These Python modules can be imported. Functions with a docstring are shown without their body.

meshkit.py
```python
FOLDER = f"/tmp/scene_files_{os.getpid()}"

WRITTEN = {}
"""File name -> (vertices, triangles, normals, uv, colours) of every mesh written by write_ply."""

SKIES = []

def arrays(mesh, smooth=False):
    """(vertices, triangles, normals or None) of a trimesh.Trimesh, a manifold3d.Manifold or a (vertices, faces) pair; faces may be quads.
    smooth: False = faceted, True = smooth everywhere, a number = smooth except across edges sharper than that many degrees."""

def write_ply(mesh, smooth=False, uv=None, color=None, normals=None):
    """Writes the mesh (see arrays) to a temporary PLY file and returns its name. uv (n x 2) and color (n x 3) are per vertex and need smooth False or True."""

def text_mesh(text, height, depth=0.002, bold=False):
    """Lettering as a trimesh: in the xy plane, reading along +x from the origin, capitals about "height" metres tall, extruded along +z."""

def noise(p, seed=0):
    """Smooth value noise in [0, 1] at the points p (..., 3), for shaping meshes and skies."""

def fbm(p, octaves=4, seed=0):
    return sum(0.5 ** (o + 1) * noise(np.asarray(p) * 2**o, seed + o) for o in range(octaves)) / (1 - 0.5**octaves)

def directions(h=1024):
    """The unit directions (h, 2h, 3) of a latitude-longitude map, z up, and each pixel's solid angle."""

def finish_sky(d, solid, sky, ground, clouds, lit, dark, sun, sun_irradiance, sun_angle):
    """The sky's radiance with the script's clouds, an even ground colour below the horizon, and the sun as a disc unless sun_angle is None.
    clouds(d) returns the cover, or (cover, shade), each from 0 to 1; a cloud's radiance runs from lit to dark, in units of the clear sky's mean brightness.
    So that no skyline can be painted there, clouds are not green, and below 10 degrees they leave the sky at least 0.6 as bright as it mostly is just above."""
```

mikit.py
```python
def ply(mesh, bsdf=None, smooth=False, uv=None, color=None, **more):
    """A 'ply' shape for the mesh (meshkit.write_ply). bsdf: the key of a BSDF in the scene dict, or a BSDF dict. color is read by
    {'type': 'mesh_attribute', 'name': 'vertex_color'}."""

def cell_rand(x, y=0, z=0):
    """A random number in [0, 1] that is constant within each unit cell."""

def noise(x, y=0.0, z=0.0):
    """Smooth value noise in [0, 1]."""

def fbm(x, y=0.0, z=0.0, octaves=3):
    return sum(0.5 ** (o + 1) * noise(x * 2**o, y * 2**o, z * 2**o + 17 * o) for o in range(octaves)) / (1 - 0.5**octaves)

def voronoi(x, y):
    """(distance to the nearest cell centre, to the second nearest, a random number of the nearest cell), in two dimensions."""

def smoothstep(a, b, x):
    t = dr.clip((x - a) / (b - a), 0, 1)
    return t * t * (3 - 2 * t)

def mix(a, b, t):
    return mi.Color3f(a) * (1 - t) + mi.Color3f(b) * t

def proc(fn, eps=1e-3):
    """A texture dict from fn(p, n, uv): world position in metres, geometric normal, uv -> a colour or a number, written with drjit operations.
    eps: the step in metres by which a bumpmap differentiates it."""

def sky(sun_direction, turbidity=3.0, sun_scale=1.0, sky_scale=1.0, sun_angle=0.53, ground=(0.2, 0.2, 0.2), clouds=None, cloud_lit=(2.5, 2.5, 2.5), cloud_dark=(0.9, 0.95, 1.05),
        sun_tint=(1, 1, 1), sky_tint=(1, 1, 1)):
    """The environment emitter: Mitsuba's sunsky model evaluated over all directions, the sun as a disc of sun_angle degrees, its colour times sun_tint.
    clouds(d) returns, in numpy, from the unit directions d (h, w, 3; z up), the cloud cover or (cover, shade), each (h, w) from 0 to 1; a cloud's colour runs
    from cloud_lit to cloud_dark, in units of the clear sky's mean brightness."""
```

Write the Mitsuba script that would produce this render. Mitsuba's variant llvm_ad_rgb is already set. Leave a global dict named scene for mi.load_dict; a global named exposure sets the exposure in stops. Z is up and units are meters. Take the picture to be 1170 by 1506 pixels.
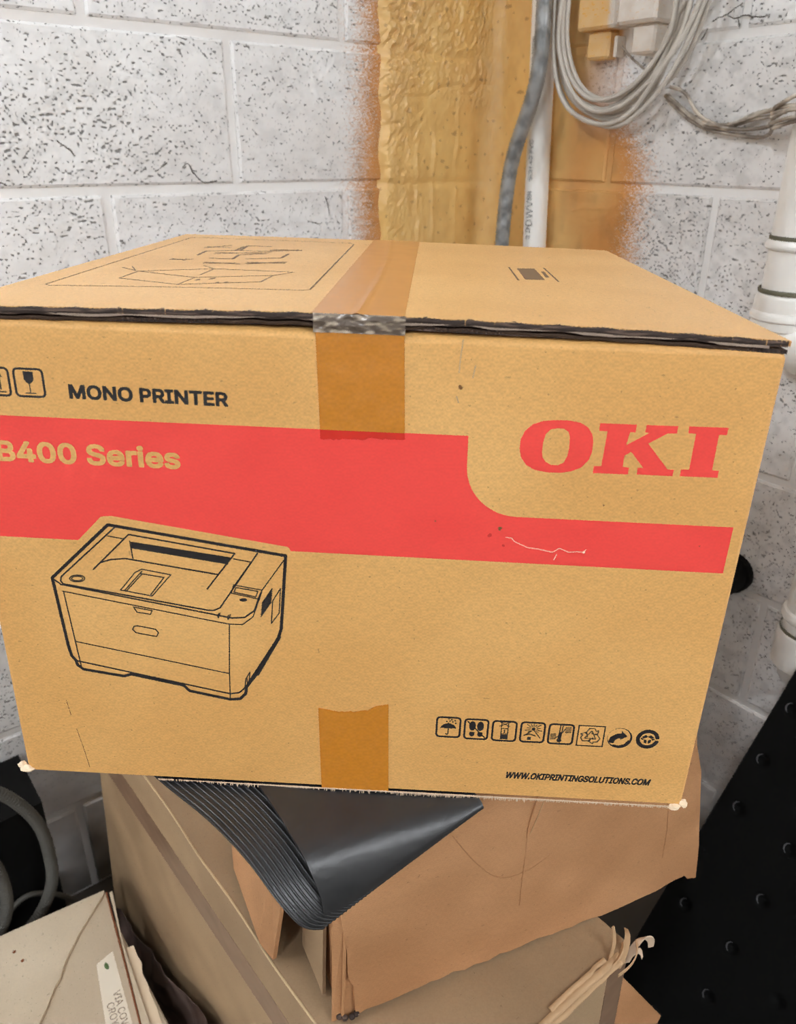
import json, math
import numpy as np, trimesh, drjit as dr, mitsuba as mi
import manifold3d as m3
from shapely.geometry import Polygon, LineString, Point, box as sbox
from shapely.ops import unary_union
from shapely import affinity
import mikit, meshkit
from mikit import noise, fbm, smoothstep, mix, cell_rand

V = lambda *a: np.array(a, float)
rng = np.random.default_rng(7)
scene, labels = {}, {}
T4 = mi.ScalarTransform4f

# ------------------------------------------------------------------ camera, light, exposure
exposure = 2.14
CAM, FWD, UP = V(1.18617, -1.15578, 1.27465), V(-.711404, .563923, -.419399), V(-.332532, .255636, .907784)
scene['camera'] = {'type': 'thinlens', 'fov': math.degrees(2*math.atan(585/1155.49)), 'fov_axis': 'x',
                   'aperture_radius': 0.0013, 'focus_distance': 0.60, 'near_clip': 0.02, 'far_clip': 30.0,
                   'to_world': T4().look_at(origin=CAM.tolist(), target=(CAM+FWD).tolist(), up=UP.tolist())}
LAMPS = [((1.75, -3.15, 2.44), (2.50, -4.10, 2.44), 67.0),      # ends and radiance of the fluorescent tubes of each fitting
         ((3.05, -.45, 2.44), (3.05, -1.15, 2.44), 56.0),
         ((.30, -1.80, 2.44), (.30, -2.30, 2.44), 38.0)]

# ------------------------------------------------------------------ materials
def lin(r, g, b):
    c = np.array([r, g, b])/255.0
    return np.where(c <= .04045, c/12.92, ((c+.055)/1.055)**2.4)
def C3(c): return mi.Color3f(*[float(x) for x in c])
def rgb(c): return {'type': 'rgb', 'value': [float(x) for x in c]}
def mat(name, color, rough=.6, bump=None, bscale=.001, eps=5e-4, spec=.4, **kw):
    col = mikit.proc(color) if callable(color) else rgb(color)
    d = {'type': 'principled', 'base_color': col, 'roughness': rough, 'specular': spec, **kw}
    if bump is not None:
        d = {'type': 'bumpmap', 'tex': mikit.proc(bump, eps=eps), 'scale': bscale, 'bsdf': d}
    scene['material_'+name] = {'type': 'twosided', 'bsdf': d}
    return 'material_'+name

ORANGE, GOLD = lin(205, 142, 62), lin(226, 184, 106)
WHITE = lin(233, 232, 229)
def spray(p):
    """how much of the golden overspray lies at a point of the two walls"""
    left = p.x < -p.y
    d = dr.select(left, -p.y, p.x)
    wob = (noise(p.z*9, d*4, 3.0)-.5)*.022 + (noise(p.x*480, p.y*480, p.z*480)-.5)*.075
    edge = dr.select(left, mi.Float(.303), .352-.05*smoothstep(1.24, 1.36, p.z))
    m = 1-smoothstep(edge-.036, edge+.034, d+wob)
    thin = dr.select(left, mi.Float(1), 1-.55*smoothstep(1.28, 1.36, p.z)*smoothstep(.20, .27, p.x))
    return m*thin
def ochre(p):
    left = p.x < -p.y
    d = dr.select(left, -p.y, p.x)
    g = dr.select(left, mi.Float(0), smoothstep(.30, .17, d+.10*(noise(p.x*14, p.y*14, p.z*9)-.5)))
    c = mix(C3(lin(196, 130, 54)), C3(lin(216, 174, 104)), g)
    return c*(1-.16*smoothstep(.45, .8, fbm(p.x*45, p.y*45, p.z*20, octaves=2)))
def pits(p):
    w = p*70.0
    wx, wy, wz = noise(w.x, w.y, w.z)-.5, noise(w.y+31, w.z, w.x)-.5, noise(w.z, w.x+11, w.y)-.5
    q = p + mi.Vector3f(wx, wy, wz)*.006
    lo = noise(p.x*7+3, p.y*7, p.z*7)
    rough = smoothstep(.2, .8, .6*lo+.4*noise(p.x*22, p.y*22, p.z*22))
    a = noise(q.x*330, q.y*330, q.z*330)
    b = noise(q.x*620+9, q.y*620, q.z*620)
    th = .785-.11*rough
    return dr.maximum(smoothstep(th, th+.09, a), .6*smoothstep(.83-.10*rough, .93-.06*rough, b)*smoothstep(.35, .6, a))
def wall_color(p, n, uv):
    lo = fbm(p.x*4+7, p.y*4, p.z*4, octaves=3)
    c = mix(C3(lin(246, 246, 245)), C3(lin(226, 223, 220)), smoothstep(.3, .75, lo))
    mt = fbm(p.x*55+2, p.y*55, p.z*55, octaves=3)
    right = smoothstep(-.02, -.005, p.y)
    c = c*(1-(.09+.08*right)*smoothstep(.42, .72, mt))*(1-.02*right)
    grime_shade = smoothstep(.55, .1, p.z + .25*(lo-.5))
    c = c*(1-.12*grime_shade)  # wall grime plus painted shade, darker towards the floor
    damp = smoothstep(.16, .02, p.z+.10*(noise(p.x*16, p.y*16, p.z*16)-.5))
    c = mix(c, C3(lin(70, 66, 55)), .8*damp)
    k = spray(p)
    pt = pits(p)*(1-.75*k)*smoothstep(.35, .6, p.z+.3*lo)
    c = mix(c, C3(lin(92, 90, 88)), .80*pt)
    return mix(c, ochre(p), .95*k)
def wall_bump(p, n, uv):
    return -1.3*pits(p) + .45*fbm(p.x*240, p.y*240, p.z*240, octaves=2) + .5*noise(p.x*60, p.y*60, p.z*60)
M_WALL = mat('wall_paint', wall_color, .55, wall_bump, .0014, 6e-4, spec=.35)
def mortar_color(p, n, uv):
    lo = fbm(p.x*5+7, p.y*5, p.z*5, octaves=2)
    c = mix(C3(lin(244, 244, 242)), C3(lin(232, 229, 226)), lo)
    c = c*(1-.12*smoothstep(.55, .1, p.z))  # same grime and painted shade on the mortar near the floor
    k = spray(p)
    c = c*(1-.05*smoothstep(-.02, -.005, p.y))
    return mix(c, ochre(p), .95*k)
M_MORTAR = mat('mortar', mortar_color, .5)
def foam_color(p, n, uv):
    d = dr.select(p.x < -p.y, -p.y, p.x)
    a = fbm(p.x*60, p.y*60, p.z*35, octaves=3)
    c = mix(C3(lin(236, 198, 126)), C3(lin(212, 166, 94)), a)
    c = mix(c, C3(lin(216, 178, 124)), .5*noise(p.x*12, p.y*12, p.z*8))
    dark = smoothstep(.84, .9, noise(p.x*140+5, p.y*140, p.z*90))
    return mix(c, C3(lin(150, 104, 50)), .5*dark)
M_FOAM = mat('spray_foam', foam_color, .38, lambda p, n, uv: fbm(p.x*180, p.y*180, p.z*120, octaves=2), .0012, spec=.5)
def kraft(c0, c1, fibre=.10):
    c0, c1 = C3(c0), C3(c1)
    def f(p, n, uv):
        lo = fbm(p.x*9, p.y*9, p.z*9, octaves=3)
        fi = noise(p.x*900, p.y*900, p.z*900)
        sp = smoothstep(.90, .97, noise(p.x*420+4, p.y*420, p.z*420))
        return mix(c0, c1, smoothstep(.25, .75, lo))*(1+fibre*(fi-.5))*(1-.30*sp)
    return f
kraft_bump = lambda p, n, uv: fbm(p.x*500, p.y*500, p.z*500, octaves=2) + .8*noise(p.x*45, p.y*45, p.z*45)
M_KRAFT = mat('golden_kraft', kraft(lin(212, 164, 100), lin(203, 152, 88), .22), .55, kraft_bump, .00014, spec=.35)
M_KRAFT_TOP = mat('top_kraft', kraft(lin(212, 168, 112), lin(204, 158, 102), .16), .42, kraft_bump, .0002, spec=.5)
M_BROWN = mat('brown_carton', kraft(lin(178, 132, 93), lin(156, 112, 76), .16), .7, lambda p, n, uv: 3*fbm(p.x*28, p.y*28, p.z*28, octaves=3)+.3*noise(p.x*500, p.y*500, p.z*500), .0012, spec=.25)
M_TAN = mat('tan_carton', kraft(lin(150, 125, 96), lin(134, 110, 84), .10), .65, lambda p, n, uv: 2*fbm(p.x*22, p.y*22, p.z*22, octaves=2), .0012, spec=.3)
M_CREAM = mat('cream_carton', kraft(lin(198, 182, 158), lin(186, 169, 144), .06), .6, lambda p, n, uv: 2*fbm(p.x*25, p.y*25, p.z*25, octaves=2), .0010, spec=.3)
M_CREAM2 = mat('cream_inner', kraft(lin(186, 170, 146), lin(178, 160, 136), .06), .6, spec=.3)
M_EDGE = mat('dark_edge', lambda p, n, uv: mix(C3(lin(40, 28, 22)), C3(lin(84, 66, 56)), smoothstep(.5, .8, noise(p.x*120, p.y*120, p.z*900))), .8)  # on the lid: exposed corrugation plus shade put into the colour
M_GAP = mat('shadow_flap', lin(58, 40, 26), .8)  # shade of the gap under the lid, painted as a dark fold
M_FRAY = mat('torn_paper', lin(222, 200, 170), .8)
M_FRAY2 = mat('frayed_liner', lin(196, 172, 146), .8)
M_TEAR = mat('torn_liner', lin(178, 146, 110), .75)
M_RED = mat('red_ink', lambda p, n, uv: mix(C3(lin(231, 74, 66)), C3(lin(222, 66, 60)), fbm(p.x*30, p.y*30, p.z*30, octaves=2))*(1+.08*(noise(p.x*900, p.y*900, p.z*900)-.5)), .5, spec=.35)
M_BLACKINK = mat('black_ink', lin(26, 22, 22), .5)
M_GREYPRINT = mat('pipe_print', lin(98, 98, 98), .5)
M_GREYINK = mat('faded_ink', lin(112, 88, 64), .6)
M_SCUFF = mat('scuff', lin(232, 170, 150), .8)
M_DENT = mat('dent', lin(110, 74, 40), .8)
M_TAPE = mat('packing_tape', {'type': 'mesh_attribute'} and (lambda p, n, uv: C3(lin(184, 116, 34))*(1+.14*(noise(p.x*700, p.y*700, p.z*700)-.5))), .28, lambda p, n, uv: fbm(p.x*90, p.y*90, p.z*90, octaves=2), .0008, spec=.5, clearcoat=.5, clearcoat_gloss=.85)
M_TAPE_TOP = mat('packing_tape_flat', lambda p, n, uv: C3(lin(186, 130, 74))*(1+.10*(fbm(p.x*60, p.y*60, p.z*60)-.5)), .30, lambda p, n, uv: fbm(p.x*60, p.y*60, p.z*60, octaves=2), .0010, spec=.5, clearcoat=.4, clearcoat_gloss=.8)  # same tape as the front, grazing sheen put into a paler colour
M_TAPE_RED = mat('packing_tape_on_red', lin(196, 38, 26), .28, spec=.5, clearcoat=.5)
M_TAPE_GAP = mat('packing_tape_over_gap', lambda p, n, uv: mix(C3(lin(84, 70, 58)), C3(lin(176, 160, 140)), smoothstep(.40, .85, fbm(p.x*200, p.y*200, p.z*420, octaves=2))), .22, lambda p, n, uv: fbm(p.x*150, p.y*150, p.z*300, octaves=2), .0022, spec=.6, clearcoat=.8)  # dark of the gap and pale glints painted into the tape colour
M_OLDTAPE = mat('old_tape', lambda p, n, uv: mix(C3(lin(104, 80, 62)), C3(lin(126, 100, 80)), fbm(p.x*30, p.y*30, p.z*60)), .35, lambda p, n, uv: fbm(p.x*60, p.y*60, p.z*60), .0012, spec=.5)
M_RUBBER = mat('black_rubber', lambda p, n, uv: mix(C3(lin(24, 25, 27)), C3(lin(36, 36, 37)), fbm(p.x*40, p.y*40, p.z*40)), .42, lambda p, n, uv: fbm(p.x*220, p.y*220, p.z*220, octaves=2), .00035, spec=.55)
M_PVC = mat('white_plastic', lambda p, n, uv: mix(C3(lin(232, 230, 224)), C3(lin(196, 190, 180)), smoothstep(.5, .9, fbm(p.x*30, p.y*30, p.z*12, octaves=3))), .35, spec=.5)
M_GRIME = mat('pipe_grime', lin(92, 90, 74), .7)
M_STEEL = mat('galvanised_steel', lambda p, n, uv: mix(C3(lin(152, 153, 152)), C3(lin(116, 118, 118)), smoothstep(.32, .68, fbm(p.x*90, p.y*90, p.z*60, octaves=3))), .42, lambda p, n, uv: noise(p.x*60, p.y*60, p.z*60), .003, spec=.5, metallic=.35)
M_CABLE = mat('grey_cable', lambda p, n, uv: mix(C3(lin(206, 200, 190)), C3(lin(168, 160, 150)), fbm(p.x*25, p.y*25, p.z*25)), .5)
M_CABLE_D = mat('dusty_cable', lambda p, n, uv: mix(C3(lin(190, 180, 166)), C3(lin(118, 108, 98)), smoothstep(.35, .7, fbm(p.x*60, p.y*60, p.z*60))), .6)
M_BOXPAINT = mat('painted_box', lambda p, n, uv: mix(mix(C3(lin(226, 220, 212)), C3(lin(200, 186, 170)), fbm(p.x*60, p.y*60, p.z*60)), C3(lin(216, 168, 92)), .30*smoothstep(.72, .85, noise(p.x*300, p.y*300, p.z*300))+.9*smoothstep(.296, .286, p.x)*(.8+.2*noise(p.x*90, p.y*90, p.z*90))), .5, lambda p, n, uv: fbm(p.x*200, p.y*200, p.z*200), .0008)
M_BLACK = mat('black_foam', lin(9, 9, 9), .85, spec=.08)
M_DIMPLE = mat('dimple_rim', lin(70, 70, 72), .6, spec=.3)  # pale crescents: painted highlight on one side of each dimple
M_TUB = mat('black_plastic', lambda p, n, uv: mix(C3(lin(8, 8, 8)), C3(lin(110, 110, 106)), .8*smoothstep(.90, .95, noise(p.x*120, p.y*120, p.z*120))*smoothstep(.5, .8, noise(p.x*9, p.y*9, p.z*9))), .7, spec=.12)
M_HOSE = mat('dark_hose', lin(66, 64, 58), .65)
M_FILM = mat('plastic_film', lambda p, n, uv: mix(C3(lin(96, 80, 74)), C3(lin(58, 44, 40)), smoothstep(.3, .7, fbm(p.x*20, p.y*20, p.z*20))), .25, spec=.6)
M_CONCRETE = mat('concrete', lambda p, n, uv: mix(C3(lin(96, 92, 86)), C3(lin(66, 62, 56)), fbm(p.x*8, p.y*8, p.z*8)), .85)
M_PLAIN = mat('plain_paint', lin(150, 148, 144), .8)
M_LAMPBODY = mat('lamp_body', lin(225, 225, 222), .5)
M_RUST = mat('rust', lin(110, 62, 34), .9)
M_RIDGE = mat('worn_edge', lin(176, 152, 118), .75)
mat('crease', lin(158, 114, 76), .8)
M_CRACK = mat('crack_dirt', lin(96, 92, 86), .9)
M_PAPER = mat('label_paper', lin(216, 204, 184), .6)

# ------------------------------------------------------------------ helpers
def put(key, mesh, m, smooth=False, label=None, cat=None, group=None, kind=None, **kw):
    scene[key] = mikit.ply(mesh, m, smooth=smooth, **kw)
    note(key, label, cat, group, kind)
def note(key, label=None, cat=None, group=None, kind=None):
    d = {k: v for k, v in (('label', label), ('category', cat), ('group', group), ('kind', kind)) if v}
    if d: labels[key] = d
def num(base, i): return base if i == 0 else f'{base}_{i:03d}'
cat_ = trimesh.util.concatenate
def poly_mesh(poly, t):
    polys = [g for g in getattr(poly, 'geoms', [poly]) if not g.is_empty and g.geom_type == 'Polygon' and g.area > 1e-10]
    return cat_([trimesh.creation.extrude_polygon(g, t, engine='earcut') for g in polys])
def frame(mesh, o, ux, uy, n):
    m = mesh.copy(); v = m.vertices
    m.vertices = o + v[:, :1]*ux + v[:, 1:2]*uy + v[:, 2:3]*n
    if np.dot(np.cross(ux, uy), n) < 0: m.invert()
    return m
def hull(pts): return trimesh.convex.convex_hull(np.array(pts, float))
def cbox(lo, hi, c=.002):
    lo, hi = np.array(lo, float), np.array(hi, float); P = []
    for sx in (0, 1):
        for sy in (0, 1):
            for sz in (0, 1):
                s = np.array([sx, sy, sz]); k = np.where(s, hi, lo); d = np.where(s, -c, c)
                for ax in range(3):
                    q = k + d; q[ax] = k[ax]; P.append(q)
    return hull(P)
def spline(pts, n=60, closed=False):
    from scipy.interpolate import CubicSpline
    p = np.array(pts, float)
    if closed: p = np.vstack([p, p[:1]])
    t = np.concatenate([[0], np.cumsum(np.linalg.norm(np.diff(p, axis=0), axis=1))])
    return CubicSpline(t, p, bc_type='periodic' if closed else 'natural')(np.linspace(0, t[-1], n))
def tube(path, r, sides=12, caps=True, closed=False):
    p = np.array(path, float); n = len(p); r = np.broadcast_to(r, (n,))
    t = np.gradient(p, axis=0)
    if closed: t = np.roll(p, -1, 0)-np.roll(p, 1, 0)
    t /= np.linalg.norm(t, axis=1, keepdims=True)
    a = np.cross(t[0], [0, 0, 1.] if abs(t[0][2]) < .9 else [1., 0, 0]); a /= np.linalg.norm(a); A = []
    for i in range(n):
        a = a - t[i]*(a@t[i]); a /= np.linalg.norm(a); A.append(a)
    A = np.array(A); B = np.cross(t, A); ang = np.arange(sides)*2*np.pi/sides
    v = (p[:, None]+r[:, None, None]*(np.cos(ang)[None, :, None]*A[:, None]+np.sin(ang)[None, :, None]*B[:, None])).reshape(-1, 3)
    F = []
    for i in range(n if closed else n-1):
        j2 = (i+1) % n
        for k in range(sides):
            q, w = i*sides+k, i*sides+(k+1) % sides; e, f = j2*sides+k, j2*sides+(k+1) % sides
            F += [(q, w, f), (q, f, e)]
    if caps and not closed:
        v = np.vstack([v, p[0], p[-1]]); c0, c1 = n*sides, n*sides+1
        for k in range(sides):
            F.append((c0, (k+1) % sides, k)); F.append((c1, (n-1)*sides+k, (n-1)*sides+(k+1) % sides))
    return trimesh.Trimesh(v, F, process=False)
def grid_mesh(Pt):
    n, m = Pt.shape[:2]; i, j = np.meshgrid(np.arange(n-1), np.arange(m-1), indexing='ij'); a = (i*m+j).ravel()
    F = np.vstack([np.stack([a, a+1, a+m+1], 1), np.stack([a, a+m+1, a+m], 1)])
    return trimesh.Trimesh(Pt.reshape(-1, 3), F, process=False)
def sheet(Pt, th):
    """a closed thin shell around the grid of points"""
    g = grid_mesh(Pt); nrm = meshkit.arrays(g, True)[2].reshape(Pt.shape)
    a, b = Pt+nrm*th/2, Pt-nrm*th/2
    n, m = Pt.shape[:2]; top, bot = grid_mesh(a), grid_mesh(b); bot.invert()
    rim = [(i, 0) for i in range(n)]+[(n-1, j) for j in range(1, m)]+[(i, m-1) for i in range(n-2, -1, -1)]+[(0, j) for j in range(m-2, 0, -1)]
    idx = np.array([i*m+j for i, j in rim]); k = len(idx); P = np.vstack([a.reshape(-1, 3)[idx], b.reshape(-1, 3)[idx]])
    F = []
    for i in range(k):
        j = (i+1) % k; F += [(i, i+k, j), (j, i+k, j+k)]
    side = trimesh.Trimesh(P, F, process=False); side.invert()
    return cat_([top, bot, side])
def ragged(p, q, n, amp, r):
    p, q = np.array(p, float), np.array(q, float); d = (q-p)/np.linalg.norm(q-p); nn = V(-d[1], d[0])
    t = np.sort(np.concatenate([[0, 1], (np.arange(1, n)+r.uniform(-.3, .3, n-1))/n]))
    o = r.normal(0, amp, n+1); o[0] = o[-1] = 0
    return [tuple(p+(q-p)*a+nn*b) for a, b in zip(t, o)]

# ------------------------------------------------------------------ the room: block walls, floor, ceiling
CO, ZT = .2032, .2032*13
def block_mesh(w, h, d=.005, c=.0035):
    """one block face: chamfered front, w along x, h along z, front toward -y"""
    P = [(x, 0, z) for x in (0, w) for z in (0, h)]+[(x, -d+c*.8, z) for x in (0, w) for z in (0, h)]+[(x, -d, z) for x in (c, w-c) for z in (c, h-c)]
    return hull(P)
J = .0125
def block_wall(key, to_xyz, joints_odd, joints_even, length):
    i = 0
    for n in range(13):
        j0 = joints_odd if n % 2 else joints_even
        xs = [x for x in np.arange(j0-5*.4064, length+.5, .4064) if 0.03 < x < length-.03]
        xs = [0]+xs+[length]
        for a, b in zip(xs[:-1], xs[1:]):
            lo, hi = (a+J/2 if a > 0 else .001), (b-J/2 if b < length else b)
            m = block_mesh(hi-lo, CO-J); v = m.vertices.copy()
            m.vertices = to_xyz(v[:, 0]+lo, v[:, 1], v[:, 2]+n*CO+J/2)
            if key == 'wall_left': m.invert()
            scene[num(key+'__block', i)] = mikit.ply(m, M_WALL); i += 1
CRACKS = [[[0.0052, -0.6684, 1.2427], [0.0052, -0.6574, 1.2489], [0.0052, -0.6485, 1.2542]], [[0.0052, -0.6261, 1.2486], [0.0052, -0.6181, 1.254], [0.0052, -0.6108, 1.243], [0.0052, -0.6031, 1.2336], [0.0052, -0.5917, 1.2278], [0.0052, -0.5738, 1.2285]], [[0.0052, -0.3785, 1.2021], [0.0052, -0.3736, 1.1872], [0.0052, -0.3714, 1.1732]], [[0.0052, -0.4071, 1.1629], [0.0052, -0.3911, 1.159]], [[0.0052, -0.7984, 1.2812], [0.0052, -0.7895, 1.2764], [0.0052, -0.7799, 1.2648]], [[0.0052, -0.8782, 1.2328], [0.0052, -0.8706, 1.2294]], [[0.4414, -0.0052, 1.4411], [0.4592, -0.0052, 1.4467], [0.4713, -0.0052, 1.4526], [0.4841, -0.0052, 1.4592]], [[0.4646, -0.0052, 1.4453], [0.4805, -0.0052, 1.4421], [0.4933, -0.0052, 1.4432], [0.506, -0.0052, 1.4388], [0.527, -0.0052, 1.4399]], [[0.4357, -0.0052, 1.4317], [0.4325, -0.0052, 1.4262], [0.4282, -0.0052, 1.4198]], [[0.4814, -0.0052, 1.4381], [0.4847, -0.0052, 1.4313]], [[0.456, -0.0052, 1.3073], [0.4614, -0.0052, 1.2964]]]
def slab_box(lo, hi): return trimesh.creation.box(bounds=[lo, hi])
LX, LY = 3.4, 4.4
ci = [0, 0]
for q in CRACKS:
    w = int(q[0][1] > -.02); q = spline([V(*p) for p in q], 24)
    q[:, 2] += .004*(meshkit.noise(q*160, 3)-.5)
    put(num(('wall_left', 'wall_right')[w]+'__crack', ci[w]), tube(q, .0011*(.25+meshkit.noise(q*130, 5)), 6), M_CRACK); ci[w] += 1
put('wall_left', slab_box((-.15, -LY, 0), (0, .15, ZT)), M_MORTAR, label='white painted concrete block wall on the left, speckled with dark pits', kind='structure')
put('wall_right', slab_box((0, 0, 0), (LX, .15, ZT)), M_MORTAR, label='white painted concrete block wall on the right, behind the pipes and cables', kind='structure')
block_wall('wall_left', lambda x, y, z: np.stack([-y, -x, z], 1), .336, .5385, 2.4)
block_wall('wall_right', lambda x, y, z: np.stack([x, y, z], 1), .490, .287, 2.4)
put('floor', slab_box((0, -LY, -.1), (LX, 0, 0)), M_CONCRETE, label='dark concrete floor', kind='structure')
put('ceiling', slab_box((-.15, -LY, ZT), (LX, .15, ZT+.1)), M_PLAIN, label='plain grey ceiling', kind='structure')
put('wall_back', slab_box((0, -LY-.1, 0), (LX, -LY, ZT)), M_PLAIN, label='plain wall behind the camera', kind='structure')
put('wall_far_right', slab_box((LX, -LY, 0), (LX+.1, .15, ZT)), M_PLAIN, label='plain wall at the far right', kind='structure')

# fluorescent fittings on the ceiling
for li, (a, b, power) in enumerate(LAMPS):
    a, b = V(*a), V(*b); L = np.linalg.norm(b-a); d = (b-a)/L; s = np.cross(d, [0, 0, 1.])
    root = num('ceiling_light', li)
    note(root, ['long white fluorescent fitting on the ceiling far behind the camera', 'white fluorescent fitting on the ceiling near the right wall', 'short white fluorescent fitting on the ceiling near the left wall'][li], 'light')
    body = cbox((-.03, -.05, .035), (L+.03, .05, ZT-a[2]-.001), .006)
    put(root+'__housing', frame(body, a, d, s, V(0, 0, 1)), M_LAMPBODY)
    for k, o in enumerate((-.03, .03)):
        tb = tube([a+s*o, b+s*o], .013, 16)
        scene[num(root+'__tube', k)] = mikit.ply(tb, M_LAMPBODY, smooth=True, emitter={'type': 'area', 'radiance': rgb(V(.96, 1.0, 1.06)*power)})

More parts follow.
